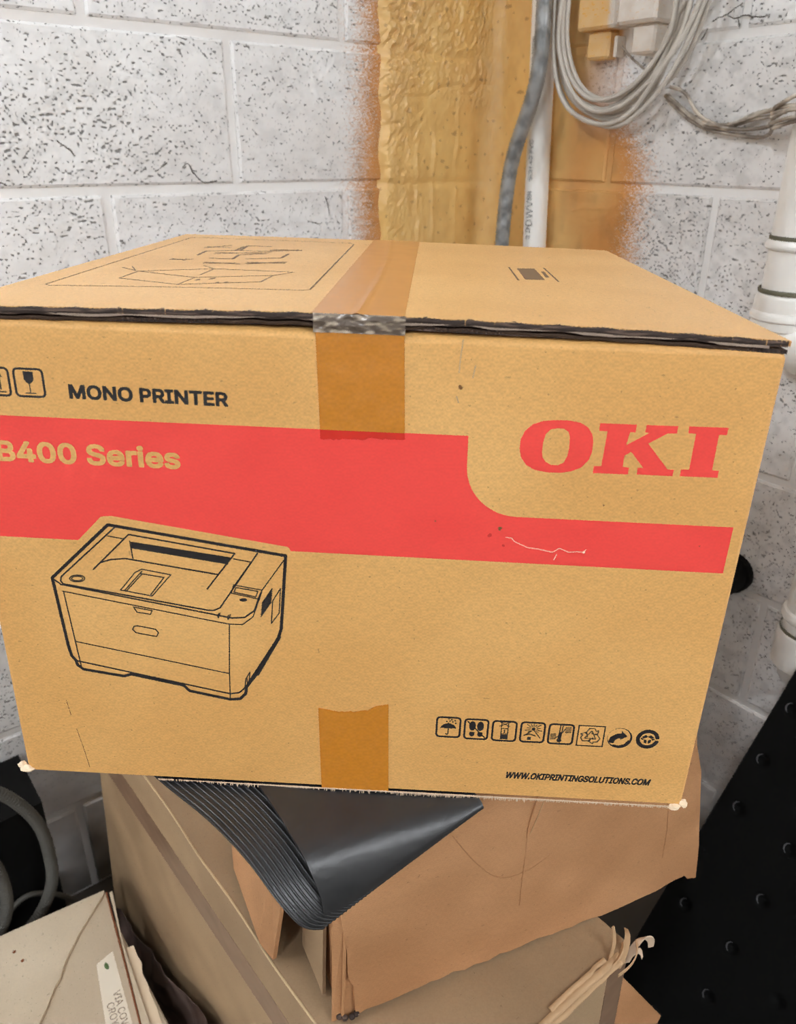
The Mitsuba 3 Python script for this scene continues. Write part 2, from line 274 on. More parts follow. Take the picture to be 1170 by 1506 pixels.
# ------------------------------------------------------------------ golden foam in the corner
def foam():
    zs = np.arange(.30, 2.0, .003); ss = np.arange(-.268, .150, .0022)
    S, Z = np.meshgrid(ss, zs)
    R = .055
    x = np.where(S > R, S, 0.0); y = np.where(S < -R, S, 0.0)
    nx = np.where(S < -R, 1.0, 0.0); ny = np.where(S > R, -1.0, 0.0)
    c = np.abs(S) <= R; th = (S+R)/(2*R)*np.pi/2
    x = np.where(c, R-R*np.cos(th), x); y = np.where(c, -R+R*np.sin(th), y)
    nx = np.where(c, np.cos(th), nx); ny = np.where(c, -np.sin(th), ny)
    P = np.stack([S*1.0, S*0, Z], -1)
    warp = meshkit.fbm(P*45, 3, 5)-.5
    w2 = meshkit.fbm(P*V(70, 70, 40)+9, 3, 8)-.5
    q = np.stack([S*75+warp*4.5, S*0, Z*48+w2*4.5], -1)
    ridg = 1-np.abs(2*meshkit.noise(q, 3)-1)
    worm = np.clip((ridg-.45)/.55, 0, 1)
    q2 = np.stack([S*150+w2*5, S*0+4, Z*95+warp*5], -1)
    worm2 = np.clip((1-np.abs(2*meshkit.noise(q2, 5)-1)-.5)*2, 0, 1)
    left = np.clip((-S-.02)/.16, 0, 1); up = .45+.55*np.clip((Z-1.16)/.16, 0, 1)
    left = np.clip((-S-.165)/.06, 0, 1); high = np.clip((Z-1.335+.03*(meshkit.noise(P*20, 41)-.5))/.05, 0, 1)*np.clip((-S+.0)/.04, 0, 1)
    amp = .0005+.0042*left*up+.0028*high
    big = meshkit.fbm(P*V(16, 1, 9)+2, 3, 1)
    h = .0075+.006*(big-.4)+amp*worm+.5*amp*worm2
    for s0, hh_, z1 in ((-.188, .0030, 1.30), (-.150, .0026, 1.33), (-.175, .0022, 1.22), (-.095, .0016, 1.40)):
        ss_ = S-s0+.010*(meshkit.noise(P*V(0, 0, 26)+s0*90, 51)-.5)
        h += hh_*np.exp(-(ss_/.0045)**2)*(.4+.9*meshkit.noise(P*V(0, 0, 40)+3, 53))*np.clip((z1-Z)/.05, 0, 1)
    for zc, wd in ((1.2192, .006), (1.4224, .006)):
        zz = Z-zc+.004*(meshkit.noise(P*40, 11)-.5)
        h -= .0035*np.exp(-(zz/wd)**2)*np.clip((-S+.02)/.1, 0, 1)
    tear = np.abs(Z-1.37-.10*(S+.1)+.02*(meshkit.noise(P*30, 21)-.5))
    h -= .003*np.exp(-(tear/.003)**2)*np.clip((S+.25)/.05, 0, 1)*np.clip((.02-S)/.05, 0, 1)
    edge = np.minimum((S+.268+.012*(meshkit.noise(P*22, 31)-.3))/.016, (.150-S)/.03)
    h = np.where(edge < 1, -.002+(h+.002)*np.clip(edge, 0, 1), h)
    h = h+.0052*np.clip(edge, 0, 1)
    G = np.stack([x+nx*h, y+ny*h, Z], -1)
    return grid_mesh(G)
put('spray_foam', foam(), M_FOAM, smooth=True, label='golden yellow expanding foam smeared wrinkled down the corner of the block walls', cat='spray foam')

# ------------------------------------------------------------------ pipes on the right wall
pv_dir = (V(.1466, 0, 1.4971)-V(.1628, 0, 1.1236)); pv_dir /= np.linalg.norm(pv_dir)
def pv(z): return V(.1628, -.033, 0)+V((z-1.1236)*pv_dir[0]/pv_dir[2], 0, z)
note('plastic_pipe', 'straight white plastic pipe with black lettering in the foamed corner', 'pipe')
put('plastic_pipe__tube', tube([pv(z) for z in np.linspace(.0, 2.55, 12)], .0205, 32), M_PVC, smooth=40)
def pipe_text(txt, h, z0, dz, bold, turn, stretch=1.0):
    t = meshkit.text_mesh(txt, h, .0008, bold=bold).subdivide_to_size(.003); v = t.vertices.copy()
    # reads upward along the pipe: x -> z, y -> round the pipe
    cam = CAM[:2]-pv(z0)[:2]; a0 = math.atan2(cam[1], cam[0])+turn
    ang = a0 - (v[:, 1]-h/2)/.0205
    r = .0205+v[:, 2]*.5
    zz = z0+v[:, 0]*stretch
    base = np.array([pv(z) for z in zz])
    t.vertices = np.stack([base[:, 0]+r*np.cos(ang), base[:, 1]+r*np.sin(ang), base[:, 2]], 1)
    return t
put('plastic_pipe__lettering', cat_([pipe_text('DWV', .014, 1.150, 0, False, -.62, .95), pipe_text('2 IN', .009, 1.128, 0, True, -.66), pipe_text('SR', .009, 1.193, 0, True, -.66),
    pipe_text('SCH 40 PVC', .008, 1.225, 0, True, -.66), pipe_text('SCH 40 PVC PIPE', .008, 1.35, 0, True, -.80)]), M_GREYPRINT, label='grey printed lettering running up the pipe')

con = [(.196, -.086, 2.5), (.195, -.086, 1.8), (.1931, -.084, 1.4886), (.1925, -.082, 1.4333), (.1853, -.080, 1.3763), (.1716, -.079, 1.337), (.1528, -.078, 1.2961), (.1362, -.076, 1.2534), (.1280, -.076, 1.1977), (.1240, -.076, 1.1225), (.123, -.076, .95), (.123, -.076, .3), (.123, -.076, .0)]
con = [V(*p)+V(-.0005, 0, 0) for p in con]
put('steel_conduit', tube(spline(con, 150), .0125, 24), M_STEEL, smooth=40, label='grey galvanised steel conduit bent in front of the white plastic pipe', cat='pipe')

def rings(path_at, r, prof, sides=40):
    """a lathe along z about the point path_at: prof = [(radius, z)]"""
    ang = np.arange(sides+1)*2*np.pi/sides
    P = np.array([[(path_at[0]+rr*np.cos(a), path_at[1]+rr*np.sin(a), z) for a in ang] for rr, z in prof])
    return grid_mesh(P)
dp, dr_ = V(.655, -.047, 0), .041
note('drain_pipe', 'thick white drain pipe with collars at the right edge, jogging sideways down the right wall', 'pipe')
path = [(.655, -.047, 2.5), (.655, -.047, 1.13), (.655, -.047, 1.075), (.660, -.047, 1.055), (.670, -.047, 1.040), (.688, -.047, 1.032), (.757, -.047, 1.030), (.775, -.047, 1.023), (.786, -.047, 1.008), (.79, -.047, .988), (.79, -.047, .70), (.79, -.047, .60), (.79, -.045, .572), (.79, -.036, .552), (.79, -.02, .545), (.79, .0, .545)]
pp = []
for a, b in zip(path[:-1], path[1:]): pp += [V(*a)+(V(*b)-V(*a))*t for t in np.linspace(0, 1, 5)[:-1]]
pp.append(V(*path[-1]))
put('drain_pipe__tube', tube(pp, dr_, 32), M_PVC, smooth=45)
collar = lambda z0, z1, o, e=.006: rings(o, 0, [(dr_-.001, z1+.004), (dr_+e*.6, z1+.002), (dr_+e, z1-.003), (dr_+e, z0+.003), (dr_+e*.6, z0), (dr_-.001, z0-.001)])
for k, (z0, z1, o) in enumerate([(1.155, 1.165, dp), (1.050, 1.095, dp), (1.062, 1.075, dp), (.640, .652, V(.79, -.047)), (.560, .618, V(.79, -.047))]):
    put(num('drain_pipe__collar', k), collar(z0, z1, o, .009 if k in (2,) else .006), M_PVC, smooth=40)
for k, (z, o, e) in enumerate([(1.102, dp, .0035), (1.170, dp, .0015), (.6225, V(.79, -.047), .003)]):
    put(num('drain_pipe__grime_ring', k), rings(o, 0, [(dr_+e, z+.003), (dr_+e+.001, z), (dr_+e, z-.003)]), M_GRIME, smooth=True, label='dirty sealant ring')

# black stop cock behind the printer carton
note('pipe_cap', 'black rounded pipe cap poking out behind the right side of the printer carton', 'pipe cap')
prof = [(.0, -.115), (.018, -.115), (.026, -.110), (.030, -.100), (.030, -.02), (.034, -.018), (.034, .0)]
cap = grid_mesh(np.array([[(.635+r*math.cos(a), y, .640+r*math.sin(a)) for a in np.linspace(0, 2*np.pi, 33)] for r, y in prof])); cap.invert()
put('pipe_cap__cap', cap, M_TUB, smooth=40)

# ------------------------------------------------------------------ joint boxes, cable coil, cable bundle
def joint_box(root, x0, x1, z0, dp_, cx0, cx1, cz0, cdp):
    body = cbox((x0, -dp_, z0), (x1, -.0045, z0+.19), .004)
    put(root+'__body', body, M_BOXPAINT)
    put(root+'__lid_step', cbox((cx0, -cdp, cz0), (cx1, -.0045, z0-.0003), .0035), M_BOXPAINT)
    put(root+'__back_plate', cbox((x0-.002, -.008, cz0+.006), (x1+.006, -.0046, z0+.195), .001), M_BOXPAINT)
joint_box('joint_box', .2285, .3045, 1.4437, .046, .2405, .284, 1.4045, .031)
note('joint_box', 'gold oversprayed cable joint box on the wall, the left of the pair', 'cable box')
joint_box('joint_box_001', .3118, .381, 1.4440, .055, .333, .374, 1.4050, .041)
note('joint_box_001', 'white cable joint box on the wall, the right of the pair behind the cable coil', 'cable box')
put('joint_box__clip', cbox((.2925, -.030, 1.4055), (.2985, -.009, 1.434), .001), M_BOXPAINT)
STR = [[[0.1804, -0.03, 1.4929], [0.1926, -0.03, 1.4164], [0.2245, -0.03, 1.3562], [0.2775, -0.03, 1.3251], [0.3312, -0.03, 1.3191], [0.3714, -0.03, 1.3413], [0.3995, -0.03, 1.3844], [0.4131, -0.03, 1.4343], [0.4149, -0.03, 1.4669]], [[0.1943, -0.036, 1.4908], [0.2063, -0.036, 1.4054], [0.2396, -0.036, 1.3554], [0.2877, -0.036, 1.3344], [0.34, -0.036, 1.3329], [0.378, -0.036, 1.3633], [0.4048, -0.036, 1.4094], [0.4168, -0.036, 1.4661]], [[0.208, -0.042, 1.4887], [0.2122, -0.042, 1.4331], [0.2393, -0.042, 1.3744], [0.277, -0.042, 1.3489], [0.3168, -0.042, 1.3474], [0.3581, -0.042, 1.364], [0.3889, -0.042, 1.3931], [0.4109, -0.042, 1.4294], [0.4132, -0.042, 1.4659]], [[0.1936, -0.048, 1.4897], [0.205, -0.048, 1.3952], [0.2346, -0.048, 1.3405], [0.2795, -0.048, 1.3169], [0.3267, -0.048, 1.3122], [0.3677, -0.048, 1.3317], [0.402, -0.048, 1.3746], [0.4325, -0.048, 1.4229], [0.4412, -0.048, 1.4622]], [[0.1847, -0.03, 1.4924], [0.1943, -0.03, 1.4258], [0.2189, -0.03, 1.3662], [0.2593, -0.03, 1.3373], [0.303, -0.03, 1.3341], [0.3452, -0.03, 1.3514], [0.387, -0.03, 1.3895], [0.4098, -0.03, 1.4221], [0.4215, -0.03, 1.4661]], [[0.2125, -0.036, 1.4887], [0.2143, -0.036, 1.4427], [0.2317, -0.036, 1.3943], [0.2564, -0.036, 1.3643], [0.2785, -0.036, 1.3519], [0.3251, -0.036, 1.3473], [0.3594, -0.036, 1.3669], [0.3898, -0.036, 1.3977], [0.4101, -0.036, 1.4423], [0.4355, -0.036, 1.4798]], [[0.1868, -0.042, 1.491], [0.2038, -0.042, 1.386], [0.245, -0.042, 1.3305], [0.2955, -0.042, 1.3128], [0.3355, -0.042, 1.3084], [0.365, -0.042, 1.3209], [0.4066, -0.042, 1.3573], [0.4409, -0.042, 1.4145], [0.4584, -0.042, 1.4609]], [[0.2091, -0.048, 1.488], [0.2067, -0.048, 1.4517], [0.2263, -0.048, 1.3844], [0.2621, -0.048, 1.3444], [0.3047, -0.048, 1.3288], [0.3539, -0.048, 1.3413], [0.3915, -0.048, 1.3682], [0.4252, -0.048, 1.4029], [0.4495, -0.048, 1.4455], [0.455, -0.048, 1.4607]], [[0.1833, -0.03, 1.4926], [0.2037, -0.03, 1.3963], [0.2443, -0.03, 1.3456], [0.298, -0.03, 1.3227], [0.3425, -0.03, 1.3283], [0.382, -0.03, 1.3499], [0.4182, -0.03, 1.3747], [0.4438, -0.03, 1.4151], [0.4579, -0.03, 1.4621]]]
note('cable_coil', 'coil of pale grey cables hanging in loops below the two joint boxes', 'cable')
for i, s in enumerate(STR):
    p = [V(*q)-V(0, .014, 0) for q in s]
    y = p[0][1]; top = [(p[-1][0]+.004, y, p[-1][2]+.09), ((p[0][0]+p[-1][0])/2+.07, y-.028, 1.64), ((p[0][0]+p[-1][0])/2-.07, y-.028, 1.64), (p[0][0]-.004, y, p[0][2]+.09)]
    put(num('cable_coil__loop', i), tube(spline(p+[V(*q) for q in top], 110, closed=True), .0037, 8, closed=True), M_CABLE, smooth=True)
BUN = [[[0.3904, -0.02, 1.35], [0.4194, -0.02, 1.331], [0.4625, -0.02, 1.3105], [0.5013, -0.02, 1.3046], [0.5296, -0.02, 1.3178], [0.5577, -0.02, 1.3246], [0.5951, -0.02, 1.3259]], [[0.3966, -0.025, 1.3478], [0.429, -0.025, 1.3279], [0.4719, -0.025, 1.3067], [0.5092, -0.025, 1.3061], [0.543, -0.025, 1.3148], [0.5714, -0.025, 1.3183], [0.5992, -0.025, 1.3193]], [[0.4038, -0.03, 1.3597], [0.4343, -0.03, 1.3479], [0.4487, -0.03, 1.3299], [0.4795, -0.03, 1.3117], [0.5181, -0.03, 1.3025], [0.5579, -0.03, 1.3036], [0.6043, -0.03, 1.3078]], [[0.3934, -0.02, 1.3463], [0.4202, -0.02, 1.3265], [0.4694, -0.02, 1.3033], [0.5135, -0.02, 1.2958], [0.5548, -0.02, 1.2921], [0.5827, -0.02, 1.2977], [0.6005, -0.02, 1.3016]], [[0.3986, -0.025, 1.3495], [0.435, -0.025, 1.326], [0.4829, -0.025, 1.3056], [0.5254, -0.025, 1.3025], [0.5646, -0.025, 1.3053], [0.6002, -0.025, 1.3144]], [[0.4689, -0.03, 1.3101], [0.4962, -0.03, 1.3079], [0.5263, -0.03, 1.3125], [0.5541, -0.03, 1.3219], [0.5821, -0.03, 1.3244], [0.6007, -0.03, 1.3239]]]
note('cable_bundle', 'thin dusty cables bundled along the right wall towards the right edge', 'cable')
for i, s in enumerate(BUN):
    p = [V(*q) for q in s]; d = p[-1]-p[-2]; d[2] *= .3
    p = [q for q in p if q[0] < .575]+[V(.586, -.055-.003*(i % 3), p[-1][2]), V(.606, -.088-.003*(i % 3), p[-1][2]), V(.655, -.106-.004*(i % 3), p[-1][2]+.003*i), V(.71, -.092, p[-1][2]), V(.75, -.06, p[-1][2]-.01), V(.9, -.03, p[-1][2])]
    put(num('cable_bundle__cable', i), tube(spline(p, 60), .0026 if i else .0032, 8), M_CABLE_D, smooth=True)
put('thin_wire', tube(spline([(.305, -.026, 1.42), (.3122, -.02, 1.4103), (.3269, -.012, 1.3966), (.3449, -.010, 1.3847), (.366, -.016, 1.376)], 30), .0017, 8), M_CABLE_D, smooth=True, label='single thin grey wire drooping from the gold joint box', cat='wire')

# ------------------------------------------------------------------ the printer carton
D = json.loads('''{"draw_thick":[[[82.04,199.58],[191.78,183.93],[190.41,165.69],[187.61,130.29],[185.84,124.02],[169.89,93.45],[162.86,83.09],[162.11,77.42],[158.06,72.91],[151.0,72.06],[123.79,77.46],[120.27,81.67],[84.85,88.68],[80.17,86.8],[53.04,90.71],[49.33,94.03],[48.69,97.91],[46.31,101.09],[45.02,109.71],[41.74,160.23],[82.04,199.58]]],"draw_mid":[[[94.31,193.53],[69.28,167.88]],[[74.25,172.85],[80.75,175.28],[90.2,176.64],[148.37,168.31]],[[94.31,193.53],[160.0,183.78],[141.17,157.68]],[[174.26,184.71],[148.51,144.06],[144.42,141.82],[140.45,141.78],[48.26,156.14],[46.81,158.2],[47.74,161.44],[86.45,198.31]],[[49.44,97.37],[151.25,76.74],[157.64,77.95],[161.47,81.8],[185.86,124.58]],[[46.45,155.68],[155.72,136.78],[164.02,137.62],[170.59,143.12],[175.02,155.99]],[[41.67,159.69],[46.93,155.71]]],"draw_thin":[[[81.14,191.84],[90.91,190.33]],[[94.6,189.0],[95.33,176.92]],[[159.04,179.97],[169.26,178.45]],[[100.01,169.54],[118.41,166.51],[105.05,150.31],[84.88,153.69],[88.12,157.43],[95.36,166.66],[100.01,169.54]],[[99.23,166.34],[113.86,164.33],[104.01,150.98]],[[100.19,168.15],[87.72,153.66]],[[99.63,165.66],[88.95,153.37]],[[47.02,150.7],[153.39,132.03],[162.49,132.18],[169.61,138.49],[175.83,156.92]],[[158.09,161.27],[176.2,158.55],[173.3,151.95],[156.37,155.31],[158.09,161.27]],[[159.56,159.58],[173.51,157.51],[171.94,153.31],[157.98,156.12],[159.56,159.58]],[[174.26,184.71],[158.87,161.32]],[[190.47,180.44],[176.2,158.55]],[[153.87,132.06],[151.88,94.72],[151.37,72.7]],[[47.69,149.83],[51.68,92.99]],[[49.87,112.86],[151.31,93.3]],[[91.97,141.42],[104.03,139.36],[102.64,136.53],[93.98,137.69],[91.97,141.42]],[[147.46,139.62],[146.55,137.73],[146.94,136.28]],[[153.76,138.88],[152.87,136.99],[153.26,135.54]],[[148.27,140.03],[147.14,137.03]],[[154.9,139.31],[153.78,136.3]],[[182.68,151.04],[187.94,160.26],[186.67,142.21],[181.36,134.19],[182.68,151.04]],[[162.65,89.45],[165.69,95.16],[164.62,85.6],[161.83,82.43],[162.65,89.45]],[[163.52,90.49],[163.67,86.53]],[[93.24,127.27],[104.81,125.32],[106.67,122.8],[105.1,119.69],[91.57,121.93],[89.73,124.45],[90.94,126.77],[93.24,127.27]],[[182.64,159.97],[175.85,148.86]],[[182.5,158.36],[175.67,147.22]],[[182.35,156.75],[175.48,145.58]],[[182.21,155.14],[175.29,143.93]],[[182.06,153.52],[175.11,142.28]],[[181.92,151.9],[174.92,140.63]],[[181.77,150.27],[174.73,138.97]],[[62.75,160.84],[62.25,159.86],[61.08,158.99],[59.42,158.36],[57.51,158.07],[55.65,158.16],[54.13,158.61],[53.17,159.37],[52.93,160.3],[53.44,161.28],[54.61,162.15],[56.27,162.77],[58.17,163.06],[60.02,162.98],[61.54,162.52],[62.5,161.77],[62.75,160.84]],[[61.48,160.77],[61.13,160.14],[60.27,159.58],[59.04,159.16],[57.63,158.96],[56.25,159.01],[55.11,159.3],[54.39,159.77],[54.2,160.37],[54.56,161.0],[55.42,161.57],[56.65,161.98],[58.06,162.17],[59.43,162.13],[60.57,161.85],[61.29,161.37],[61.48,160.77]]],"draw_fill":[[[95.31,188.53],[156.79,180.88],[155.3,175.98],[95.31,184.12]],[[166.19,150.84],[165.99,150.41],[165.46,150.03],[164.69,149.76],[163.78,149.62],[162.88,149.66],[162.12,149.85],[161.63,150.17],[161.47,150.57],[161.67,151.0],[162.19,151.38],[162.97,151.66],[163.88,151.79],[164.78,151.76],[165.53,151.56],[166.03,151.24],[166.19,150.84]],[[185.86,124.58],[169.89,93.45],[171.51,92.95],[187.45,124.11]]],"draw_halo":[[79.42,203.08],[84.79,203.69],[192.49,188.22],[194.38,184.07],[192.48,147.98],[118.41,143.82],[36.6,139.22],[39.02,160.96]],"O_out":[[329.59,260.87],[329.63,266.29],[331.71,271.75],[335.81,275.83],[341.2,277.96],[348.4,278.87],[356.23,278.99],[362.52,277.99],[367.34,275.39],[370.26,271.15],[371.35,266.44],[371.36,260.42],[369.96,255.5],[366.52,251.04],[361.12,248.32],[354.36,247.0],[346.29,246.98],[339.23,248.25],[334.34,250.98],[331.05,255.23]],"O_in":[[342.68,259.07],[342.71,265.1],[343.73,270.28],[346.22,273.24],[350.07,274.13],[354.04,273.84],[356.62,272.06],[357.59,268.78],[357.97,262.81],[357.5,257.34],[355.7,253.23],[352.67,251.61],[348.65,251.66],[345.35,253.47],[343.46,256.06]],"K":[[373.7,278.15],[394.37,278.27],[394.43,273.57],[391.27,273.66],[390.22,265.76],[402.26,273.7],[399.76,273.94],[399.95,278.3],[417.78,278.41],[417.68,273.94],[412.75,273.95],[402.62,267.3],[416.28,252.08],[419.81,252.13],[419.72,248.06],[399.07,248.17],[398.87,252.35],[402.07,252.38],[393.76,261.84],[390.25,259.5],[390.17,252.42],[393.86,252.23],[393.94,247.92],[373.5,247.8],[373.5,252.11],[377.82,252.32],[378.49,273.55],[373.75,273.68]],"I":[[423.88,278.57],[445.88,278.76],[446.0,274.3],[441.53,274.33],[441.69,252.81],[445.59,252.63],[445.76,248.33],[423.93,248.26],[423.98,252.45],[428.52,252.55],[428.55,274.44],[424.07,274.47]],"icons":[[291.87,49.13,17.29,17.77],[311.06,48.58,17.08,17.77],[330.05,48.26,17.39,17.77],[349.32,48.4,17.36,17.75],[368.44,48.1,17.84,17.74],[388.42,47.86,18.51,17.74],[408.94,47.81,16.88,16.85],[428.42,48.61,15.79,15.94]],"fragile":[37.97,278.63,17.97,17.47],"mono":[69.46,279.53,91.38,7.43,-0.48],"series":[20.83,239.31,109.37,12.51,0.02],"url":[342.76,16.46,101.53,5.23,-0.07],"top_frame":[[23.47,87.67],[27.94,81.73],[193.44,84.93],[196.07,425.82]],"top_frame2":[[33.63,441.17],[23.47,87.67]],"top_lines":[[[59.3,121.66],[58.88,161.34],[109.1,132.13],[107.6,95.62],[59.3,121.66]],[[39.42,182.13],[58.88,161.34]],[[44.96,188.68],[55.05,166.11]],[[108.81,146.91],[109.57,184.68],[96.71,203.67]],[[109.57,184.68],[171.74,176.24],[160.46,153.98]],[[109.1,132.13],[160.46,153.98],[158.48,117.98]],[[107.6,95.62],[158.48,117.98]],[[58.88,161.34],[109.57,184.68]]],"top_scrib":[[[60.32,345.95],[78.22,374.86]],[[59.41,354.99],[83.46,352.39]],[[70.8,280.83],[68.98,315.73],[97.4,329.06],[94.68,374.97],[117.32,373.95]],[[82.13,294.09],[127.37,320.19]],[[80.83,304.68],[127.27,306.03]],[[87.65,256.95],[107.36,255.4],[104.94,289.1],[127.27,306.03]],[[118.35,258.07],[145.22,273.93],[146.02,308.79]],[[92.47,364.53],[94.03,325.19]],[[92.34,219.78],[115.43,225.84]],[[91.84,226.33],[120.37,220.31]],[[125.06,226.94],[154.68,241.3]],[[127.36,221.93],[151.9,242.87]],[[124.85,233.67],[154.79,233.29]],[[58.77,241.38],[74.92,246.99]],[[58.29,247.16],[70.82,239.12]],[[124.25,336.89],[151.03,348.48]],[[125.56,329.85],[150.54,342.21]],[[125.37,346.34],[151.69,344.11]],[[98.02,326.29],[125.82,328.45]],[[130.76,109.88],[130.7,106.02]],[[136.31,112.44],[136.02,108.51]],[[113.92,118.78],[114.79,121.34]],[[121.52,125.75],[123.36,131.03]]],"bar_lines":[[[341.98,271.59],[341.31,187.04]],[[373.03,281.65],[372.51,191.08]]],"bar_fill":[[[348.29,267.7],[363.7,272.17],[362.77,197.89],[347.24,193.68]],[[367.05,251.78],[369.66,253.93],[368.75,215.83],[365.57,212.68]]],"scratch":[[[326.97,203.73],[330.3,203.44],[332.16,201.23]],[[332.16,201.23],[340.39,197.5],[346.68,196.9],[356.01,195.07],[359.81,198.06],[365.9,195.59]],[[358.64,193.81],[357.41,189.99]],[[365.9,195.59],[370.78,196.31],[374.95,196.07],[375.95,197.98]]],"dents":[[[322.76,209.45],1.6],[[316.98,204.59],1.8],[[325.81,198.13],1.3],[[293.21,295.34],3.0],[[283.47,212.43],0.7],[[382.55,227.72],0.7],[[443.67,203.85],0.5],[[260.62,297.04],0.8]],"scuff":[[[292.94,322.03],[292.32,314.51]],[[291.95,308.8],[291.89,303.82]],[[300.68,308.03],[299.67,301.07]],[[291.25,290.15],[292.63,286.65]],[[292.32,314.51],[291.95,308.8]],[[462.01,324.62],[461.07,314.13],[468.2,302.24]],[[466.34,323.33],[467.19,308.33]],[[461.07,314.13],[464.25,308.2]]],"tapes":{"tl":[211.75,322.39],"tr":[260.38,324.39],"bl":[214.4,261.14],"br":[263.03,263.4],"tbTL":[211.41,68.61],"tbTR":[259.02,74.45],"tbBL":[213.35,-0.87],"tbBR":[261.21,-1.34]}}''')
BO, BX, BY, BZ = V(.678738, -1.093597, .865999), V(.648449, .760761, -.0275225), V(-.761238, .64827, -.0162071), V(.0055123, .0314607, .9994898)
BW, BD, BH = .470, .49334, .32875
def to_box(m):
    m = m.copy(); v = m.vertices; m.vertices = BO+v[:, :1]*BX+v[:, 1:2]*BY+v[:, 2:3]*BZ
    return m
def topz(x, y): return BH+.0045*np.sin(np.pi*np.clip(x/BW, 0, 1))*(1-.75*np.clip(y/BD, 0, 1))
pc = 'printer_carton'
note(pc, 'large golden brown printer carton with a red front band, topmost of the pile', 'cardboard box')
mm = lambda pts: [(a/1000., b/1000.) for a, b in pts]
# body: rounded vertical edges and a rounded fold along the front top edge
r_ = .004
body = Polygon([(0, 0), (BW, 0), (BW, BD), (0, BD)]).buffer(-r_).buffer(r_, quad_segs=4)
lay = [(-.001, .0), (.0, .001), (.0, .3185), (-.0015, .3222), (-.005, .3245)]
def loft(ps):
    P = []
    for off, z in ps:
        b = body.buffer(off, quad_segs=4) if off else body
        c = np.array(b.exterior.coords)[:-1]; P.append((c, z))
    base = np.array(body.exterior.coords)[:-1]
    out = []
    for off, z in ps:
        cen = V(BW/2, BD/2); s = 1+off*2/np.array([BW, BD]); out.append(np.column_stack([cen+(base-cen)*s, np.full(len(base), z)]))
    return hull(np.vstack(out))
put(pc+'__body', to_box(loft(lay)), M_KRAFT, smooth=35)
# inner flap just under the lid, set back, its shade painted dark
def toothed(x0, x1, y, amp, pitch, r):
    n = int((x1-x0)/pitch)*2; xs = np.linspace(x0, x1, n+1)
    return [(x, y+(amp if k % 2 else 0)+r.uniform(-.25, .25)*amp+.0010*math.sin(x*37)) for k, x in enumerate(xs)]
def flap(x0, x1, lift0, th, y0, amp, m, key, under=0.0):
    front = toothed(x0, x1, y0, amp, .0026, rng)
    pol = Polygon(front+[(x1, BD-.003), (x0, BD-.003)])
    me = poly_mesh(pol, th).subdivide_to_size(.035, max_iter=12)
    v = me.vertices; v[:, 2] += topz(v[:, 0], v[:, 1])-th-lift0
    me.vertices = v
    put(key, to_box(me), m)
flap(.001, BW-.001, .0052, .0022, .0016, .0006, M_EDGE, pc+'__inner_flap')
labels[pc+'__inner_flap'] = {'label': 'cut edge of the flap under the lid, shade painted dark'}
flap(.0005, BW/2-.0006, 0, .0030, .0002, .0019, M_KRAFT_TOP, pc+'__lid_flap')
flap(BW/2+.0006, BW-.0005, 0, .0030, .0002, .0019, M_KRAFT_TOP, pc+'__lid_flap_001')
# corrugated cut edges of the lid and the front fold, dark with shade painted in
def edge_strip(x0, x1, z_off, th, y0, m, key, lab, wob=.0004):
    xs = np.linspace(x0, x1, 180)
    P = []
    for dy, dz in ((.004, 0), (0, 0), (-.0004, -th*.5), (0, -th), (.004, -th)):
        P.append(np.stack([xs, y0+dy+(wob if dy < .003 else 0)*(meshkit.noise(np.stack([xs*160, xs*0, xs*0], 1), 4)-.5)*2, topz(xs, xs*0)-z_off+dz+.0003*np.sin(xs*260)], 1))
    g = grid_mesh(np.array(P)); put(key, to_box(g), m, label=lab)
for k, (a, b) in enumerate(((.002, BW/2-.001), (BW/2+.001, BW-.002))):
    edge_strip(a, b, .0003, .0034, -.0007, M_EDGE, num(pc+'__cut_edge', k), 'dark serrated cut edge of the lid, shade painted in')
edge_strip(.003, BW-.003, .0050, .0020, .0012, M_GAP, pc+'__flap_fold', 'fold below the lid, painted dark brown for the gap shade')
white_line = LineString([(.004, 0), (BW-.01, 0)])
xs = np.linspace(.004, BW-.012, 260)
g = np.array([np.stack([xs, np.full_like(xs, -.0013), topz(xs, xs*0)-.0030-.0009*dz*np.clip(2.4*meshkit.noise(np.stack([xs*55, xs*0, xs*0], 1), 12)-.9, 0, 1)+.0006*(meshkit.noise(np.stack([xs*90, xs*0, xs*0], 1), 2)-.5)], 1) for dz in (0, 1.6)])
put(pc+'__paper_edge', to_box(grid_mesh(g)), mat('paper_edge', lin(140, 122, 108), .8), label='pale torn paper line along the lid edge')

def face(poly_mm, key, m, level=1, th=.00012, label=None):
    """flat print on the front of the carton; poly in mm"""
    P = affinity.scale(poly_mm, .001, .001, origin=(0, 0)) if not isinstance(poly_mm, trimesh.Trimesh) else None
    me = poly_mesh(P, th)
    put(key, frame(me, BO-BY*(.00006+.00010*(level-1)), BX, BZ, -BY), m, label=label)
def topprint(poly_mm, key, m, label=None, level=1):
    P = affinity.scale(poly_mm, .001, .001, origin=(0, 0)); me = poly_mesh(P, .00015).subdivide_to_size(.02, max_iter=12)
    v = me.vertices; v[:, 2] += topz(v[:, 0], v[:, 1])+.0001*level; me.vertices = v
    put(key, to_box(me), m, label=label)
def lines(ls, w): return unary_union([LineString(l).buffer(w/2, cap_style=1, join_style=1, quad_segs=3) for l in ls if len(l) > 1])

